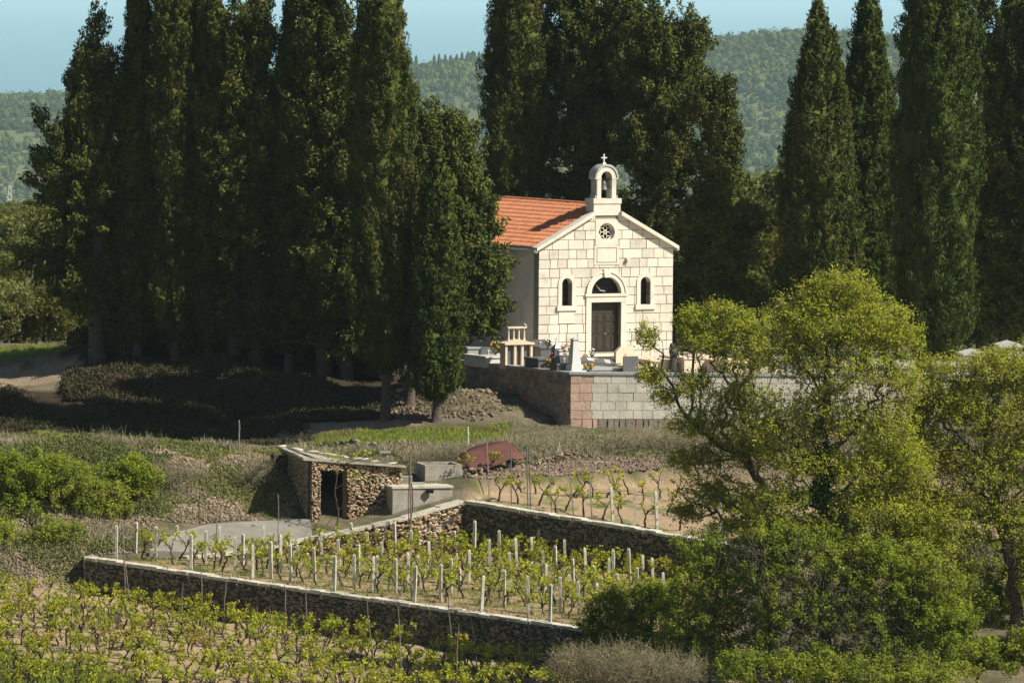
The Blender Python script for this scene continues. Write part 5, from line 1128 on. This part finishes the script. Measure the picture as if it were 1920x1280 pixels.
lobed('almond_tree', 1905, 1215, 246, [(1850, 690, 90, 40), (1900, 680, 60, 45), (1800, 760, 80, 50), (1890, 780, 90, 60), (1760, 850, 70, 50), (1850, 870, 100, 60), (1720, 800, 50, 40), (1760, 940, 90, 50), (1880, 960, 80, 50), (1950, 850, 80, 90), (1800, 1020, 80, 35), (1940, 1010, 60, 50), (1700, 930, 60, 40), (1745, 700, 50, 40), (1770, 750, 60, 45), (1715, 760, 40, 40), (1960, 720, 60, 60), (1960, 1090, 60, 40)],
      'almond tree with dark forking trunk at the right edge', 303, L_alm, trunk_to=[(1903, 1120), (1895, 1050), (1875, 980), (1850, 880), (1850, 760)], nt_=4200, **ALM)
lobed('almond_tree', 1700, 1200, 245, [(1680, 900, 80, 50), (1620, 960, 90, 45), (1740, 970, 90, 40), (1660, 850, 60, 40), (1700, 1020, 110, 40), (1600, 1020, 70, 30)], 'small almond between the ivy-clad tree and the right edge tree', 304, L_alm, trunk_to=[(1690, 1080), (1680, 980), (1670, 900)], nt_=1700, **ALM)
# ivy on the trunk
g = rnd(310); iv = []
for (a_, b_, w_) in ((1545, 1080, .5), (1548, 1000, .45), (1547, 940, .42), (1545, 890, .38), (1545, 850, .32), (1535, 800, .25), (1552, 1040, .5), (1560, 970, .4), (1535, 915, .35)):
    c0_ = at(a_, b_, 243.2); iv.append((c0_, w_))
cc = np.array([c for c, _ in iv]); ww = np.array([w_ for _, w_ in iv]); o0 = gp(1548, 1200, 243.2)
V, Fc = clumps(g, cc - o0, np.tile([[0, 0, 1.]], (len(cc), 1)), ww, ww * 1.7, 620, .10, .9, .8, .6); o = npmesh('ivy', V, Fc, L_ivy, loc=o0); tag(o, 'glossy dark ivy wrapped round the tall almond trunk', 'ivy')
# shrubs under the almonds
def shrub(px, py, y, lobes, label, seed, m, name='shrub', nt_=160, nl=60, cl=(.28, .28), leaf=.10, bark=M_twig, cat='shrub', group=None, **k):
    kk = dict(bias=(.30, -.30, .70), asp=.55, r_tip=.006, yr=.8, step=.3, jit=.14, shell=.2, fill=.2, up_=.3); kk.update(k)
    return lobed(name, px, py, y, lobes, label, seed, m, cat=cat, nt_=nt_, nl=nl, cl=cl, leaf=leaf, bark=bark, group=group, **kk)
shrub(1170, 1215, 249.5, [(1180, 1135, 85, 40), (1130, 1165, 50, 30), (1240, 1120, 60, 45), (1190, 1190, 110, 40)], 'dense dark green bush at the right end of the long wall', 401, L_shr, nt_=420, nl=75)
shrub(1330, 1240, 243.2, [(1320, 1030, 70, 40), (1400, 1030, 60, 40), (1330, 1090, 90, 60), (1300, 1160, 90, 55), (1390, 1140, 90, 60), (1340, 1215, 110, 45)], 'shadowy bush hung with dead grey twigs below the leaning almond', 402, L_shr, nt_=760, nl=44)
shrub(1500, 1245, 242.2, [(1440, 1000, 60, 35), (1500, 1010, 80, 40), (1440, 1070, 80, 50), (1540, 1060, 90, 50), (1480, 1130, 110, 60), (1580, 1130, 80, 60), (1500, 1200, 120, 60)], 'tangled light green creeper heap below the ivy-clad trunk', 403, L_shr, nt_=900, nl=50)
shrub(1680, 1245, 242.0, [(1620, 1030, 70, 35), (1700, 1050, 80, 40), (1660, 1090, 90, 50), (1760, 1100, 80, 50), (1640, 1150, 90, 60), (1740, 1160, 90, 60), (1690, 1220, 110, 50)], 'sprawling creeper bush right of the ivy-clad trunk', 404, L_shr, nt_=950, nl=50)
shrub(1830, 1255, 242.5, [(1800, 1220, 80, 40), (1880, 1230, 80, 35), (1780, 1160, 60, 40), (1930, 1210, 50, 50)], 'low bright green bush at the foot of the right edge tree', 405, L_shr, nt_=360, nl=55)
shrub(1480, 1290, 240.2, [(1420, 1250, 90, 40), (1540, 1255, 90, 40), (1650, 1262, 90, 35), (1760, 1268, 90, 35)], 'leafy hedge along the bottom of the picture', 406, L_shr, nt_=460, nl=50)
shrub(1820, 1160, 252, [(1790, 1070, 60, 50), (1850, 1100, 60, 60), (1800, 1140, 70, 50), (1950, 1100, 60, 70)], 'sparse olive scrub seen between the creeper and the forked trunk', 407, L_oli, nt_=380, nl=44)
shrub(1900, 1180, 249, [(1870, 1050, 60, 40), (1930, 1060, 60, 45), (1900, 1110, 80, 45), (1950, 1150, 60, 50), (1850, 1140, 50, 40)], 'bright green scrub behind the forked trunk at the right edge', 408, L_shr, nt_=520, nl=48)
shrub(1760, 1180, 248, [(1740, 1000, 70, 30), (1800, 1020, 60, 35), (1760, 1050, 80, 40)], 'arching yellowish scrub between the creeper bush and the forked trunk', 409, L_alm, nt_=380, nl=46)
def twigs(name, px, py, y, lobes, label, seed, n=900, L=(.25, .7), r_=.006, m=M_dry, kind=None, cat='dry brush', dirz=.4, leaf=0, lm=None):
    g = rnd(seed); b = gp(px, py, y); s = pxm(y); Lb = [(at(q[0], q[1], y + (q[4] if len(q) > 4 else 0)) - b, np.array((q[2] / s, q[2] / s * .8, q[3] / s))) for q in lobes]
    P = lobes_pts(g, Lb, n, .1); D = unit(g.normal(size=(n, 3)) + np.array((0, 0, dirz))); L_ = g.uniform(*L, n)[:, None]; mid = P + D * L_ * .5 + g.normal(size=P.shape) * .05; Q = mid + unit(D + g.normal(size=P.shape) * .35) * L_ * .5
    V, Fc = tubes(np.concatenate([P, mid]), np.concatenate([mid, Q]), np.full(2 * n, r_), np.concatenate([np.full(n, r_ * .8), np.full(n, r_ * .3)]), 3)
    e = empty(name, b, 0, label, cat) if leaf else None
    o = npmesh('stems' if leaf else name, V, Fc, m, e, loc=None if leaf else b)
    if leaf:
        pk_ = g.choice(n, leaf); cpt = Q[pk_] + g.normal(size=(leaf, 3)) * .06; ll = g.uniform(.04, .09, leaf); V, Fc = leaf_quads(cpt, g.normal(size=cpt.shape), unit(g.normal(size=cpt.shape) + np.array((.3, -.2, .4))), ll, ll * .6); npmesh('leaves', V, Fc, lm or L_scr, e)
    else: tag(o, label, cat, kind=kind)
    return o
twigs('dry_bush', 1180, 1290, 240.8, [(1080, 1250, 60, 40), (1170, 1250, 90, 45), (1260, 1260, 80, 35)], 'grey leafless bush at the bottom right of the front plot', 421, 5200, leaf=3800)
twigs('dead_twigs', 1380, 1100, 241.2, [(1400, 1030, 60, 40), (1440, 1100, 60, 60), (1520, 1060, 60, 50), (1600, 1190, 90, 60), (1480, 1190, 60, 50), (1840, 1030, 70, 50), (1560, 1120, 90, 60), (1690, 1230, 90, 40)], 'hanging dead grey twigs caught over the creeper heaps', 422, 900, (.25, .8), .008, kind='stuff', dirz=-1.3, m=M_twig)
# left shrubs
shrub(90, 985, 267, [(40, 880, 90, 40), (120, 895, 90, 42), (60, 950, 110, 45), (180, 940, 70, 45), (30, 1000, 90, 35)], 'big light green shrub on the left slope', 431, L_shr, nt_=900, nl=60)
shrub(250, 950, 268.5, [(245, 885, 50, 32), (230, 925, 60, 35), (270, 900, 40, 30), (220, 970, 60, 30)], 'darker green shrub right of the big one on the left slope', 432, L_shr, nt_=380, nl=60)
shrub(60, 1050, 264.5, [(30, 1010, 70, 30), (110, 1000, 60, 30), (-20, 1000, 60, 40)], 'low shrub overhanging the left rubble bank', 433, L_shr, nt_=240, nl=50)
twigs('dry_bush', 200, 850, 274.5, [(190, 838, 60, 24), (150, 855, 50, 20), (280, 840, 40, 16), (240, 860, 70, 20)], 'pale dry bush on the crest above the left green shrubs', 434, 3600, leaf=3800, lm=L_scr)
twigs('dry_bush', 330, 930, 271, [(330, 900, 60, 35), (350, 950, 60, 30), (280, 950, 60, 40), (300, 1000, 70, 25)], 'grey dry bush against the tumbled rubble', 435, 4200, leaf=4600)
twigs('dry_bush', 470, 900, 271, [(490, 900, 50, 40), (440, 940, 60, 30), (500, 950, 40, 25)], 'grey dry bush beside the left wall of the shed', 436, 3000, leaf=2800)
twigs('dry_brush', 1050, 845, 280, [(900, 845, 60, 12), (1000, 838, 70, 14), (1090, 836, 80, 14), (1180, 832, 80, 18), (1280, 828, 90, 22), (1400, 826, 90, 24), (1560, 830, 90, 20), (1720, 830, 90, 20), (1880, 830, 90, 20), (1250, 850, 90, 14), (1100, 850, 80, 12)], 'grey tangle of dry brush along the top of the upper stone wall', 437, 15000, (.2, .6), .007, kind='stuff')
twigs('dry_brush', 820, 860, 276, [(800, 858, 60, 14), (850, 845, 60, 10), (860, 870, 30, 10)], 'dry weeds behind the shed roof', 438, 2600, (.15, .5), .006, kind='stuff')
# undergrowth on the shaded bank
def groundcover(name, poly, n, hh, leaf, m, label, seed, asp=.3, nper=7, cat='undergrowth', zoff=0, patchy=None):
    g = rnd(seed); lo = poly[:, :2].min(0); hi = poly[:, :2].max(0); q = g.uniform(lo, hi, (n * 3, 2)); q = q[inpoly(q[:, 0], q[:, 1], poly)]; nz = lambda a, b: np.sin(a * 1.1 + b * .7 + seed) + np.sin(a * .45 - b * 1.3 + seed * 2) + .7 * np.sin(a * 2.3 + 1) * np.sin(b * 2.9 + seed)
    pn = nz(q[:, 0], q[:, 1]); q = (q[pn > patchy] if patchy is not None else q)[:n]; hm_ = 1.0 if patchy is None else np.clip(.45 + .4 * (nz(q[:, 0], q[:, 1]) - patchy), .4, 1.5); z = G(q[:, 0], q[:, 1]); c = np.repeat(np.c_[q, z], nper, 0)
    k = len(c); c = c + g.normal(size=(k, 3)) * np.array((.12, .12, 0)); h_ = hh * g.uniform(.3, 1.0, k) * np.repeat(g.uniform(.5, 1.2, len(q)) * hm_, nper); c[:, 2] += h_ * .45 + zoff
    D = np.array((0, 0, 1.)) + g.normal(size=(k, 3)) * .35; Nn = unit(g.normal(size=(k, 3)) * np.array((1, 1, .4)) + np.array((.2, -.5, .3))); o = leaf_quads(c, D, Nn, h_ if leaf is None else leaf * g.uniform(.6, 1.4, k), (h_ if leaf is None else leaf) * asp * np.ones(k))
    o = npmesh(name, *o, m); tag(o, label, cat, kind='stuff'); return o
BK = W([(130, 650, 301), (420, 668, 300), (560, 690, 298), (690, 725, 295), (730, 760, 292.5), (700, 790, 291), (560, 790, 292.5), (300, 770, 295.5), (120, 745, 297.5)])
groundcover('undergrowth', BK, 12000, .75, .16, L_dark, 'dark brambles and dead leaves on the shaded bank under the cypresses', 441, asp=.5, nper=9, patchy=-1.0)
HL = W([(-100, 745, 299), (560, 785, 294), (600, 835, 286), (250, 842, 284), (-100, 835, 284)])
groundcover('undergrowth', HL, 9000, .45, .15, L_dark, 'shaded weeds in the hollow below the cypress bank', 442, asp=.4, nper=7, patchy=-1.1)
for i_, (pl, n_, hh, lb) in enumerate(((GR[1], 4200, .32, 'sunlit grass on the small terrace below the churchyard'), (GR[0], 3600, .28, 'bright grass beside the path at the left'), (GR[2], 3600, .45, 'lush grass in the bottom left corner'))):
    groundcover('grass', pl, n_, hh, None, L_grs, lb, 450 + i_, asp=.10, nper=8, cat='grass')
groundcover('grass', PL1, 6500, .20, None, L_grs, 'thin weeds and grass between the vines of the lower walled plot', 456, asp=.14, nper=6, cat='grass')
groundcover('grass', PL3, 1500, .20, None, L_grs, 'thin weeds between the vines of the front plot', 457, asp=.14, nper=6, cat='grass')
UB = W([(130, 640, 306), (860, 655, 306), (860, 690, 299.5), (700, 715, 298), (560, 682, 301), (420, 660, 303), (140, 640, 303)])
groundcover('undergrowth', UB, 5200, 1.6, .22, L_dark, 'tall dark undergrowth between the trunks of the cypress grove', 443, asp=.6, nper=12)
DG = W([(-60, 842, 277), (560, 848, 278), (540, 985, 268.2), (280, 985, 267.2), (280, 1035, 264), (150, 1045, 263.4), (160, 1105, 261.4), (-60, 1120, 260.2)])
groundcover('dry_grass', DG, 5200, .35, None, M_dry, 'bleached dry grass over the left bank', 444, asp=.07, nper=7, patchy=-.4, cat='grass')
DG2 = W([(560, 838, 282.5), (960, 838, 282.5), (1990, 835, 284), (1990, 870, 278.5), (900, 880, 276), (868, 900, 271.8), (780, 890, 273.6), (560, 850, 278)])
groundcover('dry_grass', DG2, 7000, .45, None, M_dry, 'dry grass along the crest above the upper plot', 445, asp=.06, nper=8, patchy=-.6, cat='grass')
DGX = W([(690, 730, 296), (880, 715, 295.5), (1010, 770, 290.8), (760, 798, 289.5), (700, 785, 291)])
groundcover('dry_grass', DGX, 2200, .28, None, M_dry, 'dry tufts on the earth bank below the short cypress', 447, asp=.08, nper=6, cat='grass', patchy=.2)
DG3 = W([(880, 740, 293.5), (1000, 775, 290.5), (1070, 800, 289), (1300, 800, 287.5), (1500, 800, 287), (1500, 838, 282), (960, 840, 282), (960, 805, 288)])
groundcover('dry_grass', DG3, 3000, .20, None, M_dry, 'dry grass at the foot of the churchyard wall', 446, asp=.07, nper=7, patchy=-.5, cat='grass')
SLP = W([(-60, 850, 273), (320, 860, 273), (300, 960, 268), (160, 1000, 266), (-60, 1010, 266)])
groundcover('weeds', SLP, 4200, .45, .13, L_scr, 'mixed weeds covering the left slope', 458, asp=.45, nper=8, cat='weeds', patchy=-.8)
groundcover('weeds', DG, 7000, .40, .12, L_oli, 'grey green weeds scattered over the rubble bank', 459, asp=.5, nper=8, cat='weeds', patchy=-.1)
groundcover('weeds', DG2, 4500, .35, .12, L_scr, 'low weeds along the crest above the upper plot', 460, asp=.5, nper=8, cat='weeds', patchy=.2)
PR = W([(1330, 1030, 261.8), (1990, 1095, 258.3), (1990, 930, 274.6), (1330, 925, 274.8)])
groundcover('weeds', PR, 7000, .40, .11, L_oli, 'weeds and seedlings in the right part of the upper plot', 461, asp=.5, nper=9, cat='weeds', patchy=-.1)

# ------------------------------------------------------------------ middle distance wood
TM = []
for s in range(4):
    g = rnd(500 + s); lb = [(np.array((g.uniform(-1, 1), g.uniform(-1, 1), g.uniform(1.6, 4.2))), np.array((g.uniform(1.2, 1.9),) * 2 + (g.uniform(.9, 1.5),))) for _ in range(6)]
    pts = lobes_pts(g, lb, 170, .5); N_, par, r, ends = skeleton(g, (0, 0, -.3), [(0, 0, 1.2), (0, 0, 3)], list(pts), .02, 2.2, .7, .1); tr = skel_mesh(N_, par, r, 4)
    cen = N_[ends]; lf = clumps(g, cen, unit(cen - np.array((0, 0, 2.2))), g.uniform(.35, .55, len(cen)), g.uniform(.3, .5, len(cen)), 30, .22, .6, .8, .6)
    o1 = npmesh('m', *tr, M_bark); o2 = npmesh('m', *lf, [L_oli, L_yel, L_oli, L_con][s]); TM.append((o1.data, o2.data)); bpy.data.objects.remove(o1); bpy.data.objects.remove(o2)
def mt_item(px, y_, k, sc):
    x_ = (px - 960) / F * y_; zz = g1(x_, y_) if y_ < 350 else float(hillz(np.array([x_]), np.array([float(y_)]))[0]); a_ = random.uniform(0, 6.28)
    return [(TM[k][0], (x_, y_, zz), a_, sc, 0), (TM[k][1], (x_, y_, zz), a_, sc, [1, 2, 1, 3][k])]
random.seed(9); it = []
for i in range(230):
    y_ = random.uniform(322, 352) if i < 60 else 356 + 389 * ((i - 60) / 170) ** .8; it += mt_item(random.uniform(-60, 330), y_, random.choice((0, 0, 2, 1)), random.uniform(.35, .75) if i < 60 else random.uniform(.75, 1.1) * (1.48 - y_ / 745))
bake('wood', it, [M_bark, L_oli, L_yel, L_con], 'olive green wood beyond the grass at the left', 'wood')
it = []
for i in range(24):
    y_ = 345 + i * 17; it += mt_item(random.uniform(1390, 1490) if i < 17 else random.uniform(860, 920), y_, random.choice((0, 1, 1)), random.uniform(1.1, 1.6))
bake('wood', it, [M_bark, L_oli, L_yel, L_con], 'yellow green wood glimpsed in the gap right of the chapel conifers', 'wood')
for px_, y_, k_, sc_, lb in ((1432, 326, 1, 1.25, 'yellow green small tree low between the chapel and the right cypresses'), (1452, 336, 1, 1.6, 'taller yellow green tree behind the low one in the right gap')):
    x_ = (px_ - 960) / F * y_; e = empty('broadleaf_tree', (x_, y_, g1(x_, y_)), 1.0, lb, 'tree'); e.scale = (sc_,) * 3
    for nm, me in zip(('trunk', 'crown'), TM[k_]):
        o = bpy.data.objects.new(nm, me); C.objects.link(o); o.parent = e
# pylon on the rise at the left
p0 = at(17, 405, 800); e = empty('pylon', p0, .3, 'small grey lattice pylon at the left edge before the far hills', 'pylon'); mb = MB(); H_ = 58 / pxm(800)
for sx, sy in ((-1, -1), (1, -1), (1, 1), (-1, 1)): mb.tube([(sx * .62, sy * .62, -2), (sx * .12, sy * .12, H_)], .06, 4)
for i in range(5):
    z0, z1 = H_ * i / 5, H_ * (i + 1) / 5; w0, w1 = .62 - .5 * i / 5, .62 - .5 * (i + 1) / 5
    for sy in (-1, 1): mb.tube([(-w0, sy * w0, z0), (w1, sy * w1, z1)], .04, 4); mb.tube([(w0, sy * w0, z0), (-w1, sy * w1, z1)], .04, 4)
mb.build('lattice', M_metal, e); MB().box(-.5, .5, -.05, .05, H_ - .3, H_ - .2).build('crossarm', M_metal, e)
# far wood on the ridge: one mass nobody could count
g = rnd(600); n = 21000
yy = (2860 + 760 * g.random(n) ** .9) * HS; xx = (g.uniform(-1500, 1500, n)) / F * yy
nzz = np.sin(xx / 31) + np.sin(yy / 47 + xx / 60) + np.sin(xx / 13 + yy / 29); kp = (nzz > -1.9) | (g.random(n) < .35); xx = xx[kp]; yy = yy[kp]; n = len(xx)
zz = hillz(xx, yy); sc = (1.1 + 2.3 * g.random(n) ** 1.6) * HS; P = np.stack([xx, yy, zz + sc * .7], -1)
V1_, F1_ = stones(g, P, np.stack([sc * .65, sc * .65, sc * .65 * g.uniform(.8, 1.5, n)], -1), ICO0, .25, .2)
F2 = clumps(g, P, np.tile([[0, 0, 1.]], (n, 1)), sc, sc * g.uniform(.8, 1.5, n), 34, 1.05 * HS, .7, .8, .6)
V, Fc = join((V1_, F1_), F2)
fw_ = npmesh('far_wood', V, Fc, M_far); tag(fw_, 'wooded ridge in blue haze behind the trees', 'wood', kind='stuff')
n = 15; yy = (3500 + 60 * g.random(n)) * HS; xx = (g.uniform(760, 900, n) - 960) / F * yy; P = np.stack([xx, yy, hillz(xx, yy) + 7], -1)
V, Fc = stones(g, P, np.stack([np.full(n, 1.8), np.full(n, 1.8), g.uniform(5, 10, n)], -1), ICO1, .08, 0); tag(npmesh('far_cypresses', V, Fc, mat('far_cypress', (0.02, 0.04, 0.018)), smooth=True), 'tiny dark cypress spires along the far ridge', 'wood', kind='stuff')

# ------------------------------------------------------------------ haze
hz = MB().box(-70000, 70000, -420, 170000, -200, 40).build('haze', None); hm = bpy.data.materials.new('haze_air'); hm.use_nodes = True; hn = hm.node_tree
for nd in list(hn.nodes): hn.nodes.remove(nd)
ov = hn.nodes.new('ShaderNodeOutputMaterial'); pv = hn.nodes.new('ShaderNodeVolumePrincipled'); pv.inputs['Density'].default_value = 0.000040; pv.inputs['Color'].default_value = (0.70, 0.95, 1.0, 1); hn.links.new(pv.outputs[0], ov.inputs['Volume'])
hz.data.materials.append(hm); tag(hz, kind='stuff'); hz['label'] = 'thin pale blue sea haze'
bpy.context.view_layer.update()
print('objects', len(bpy.data.objects), 'faces', sum(len(m.polygons) for m in bpy.data.meshes))
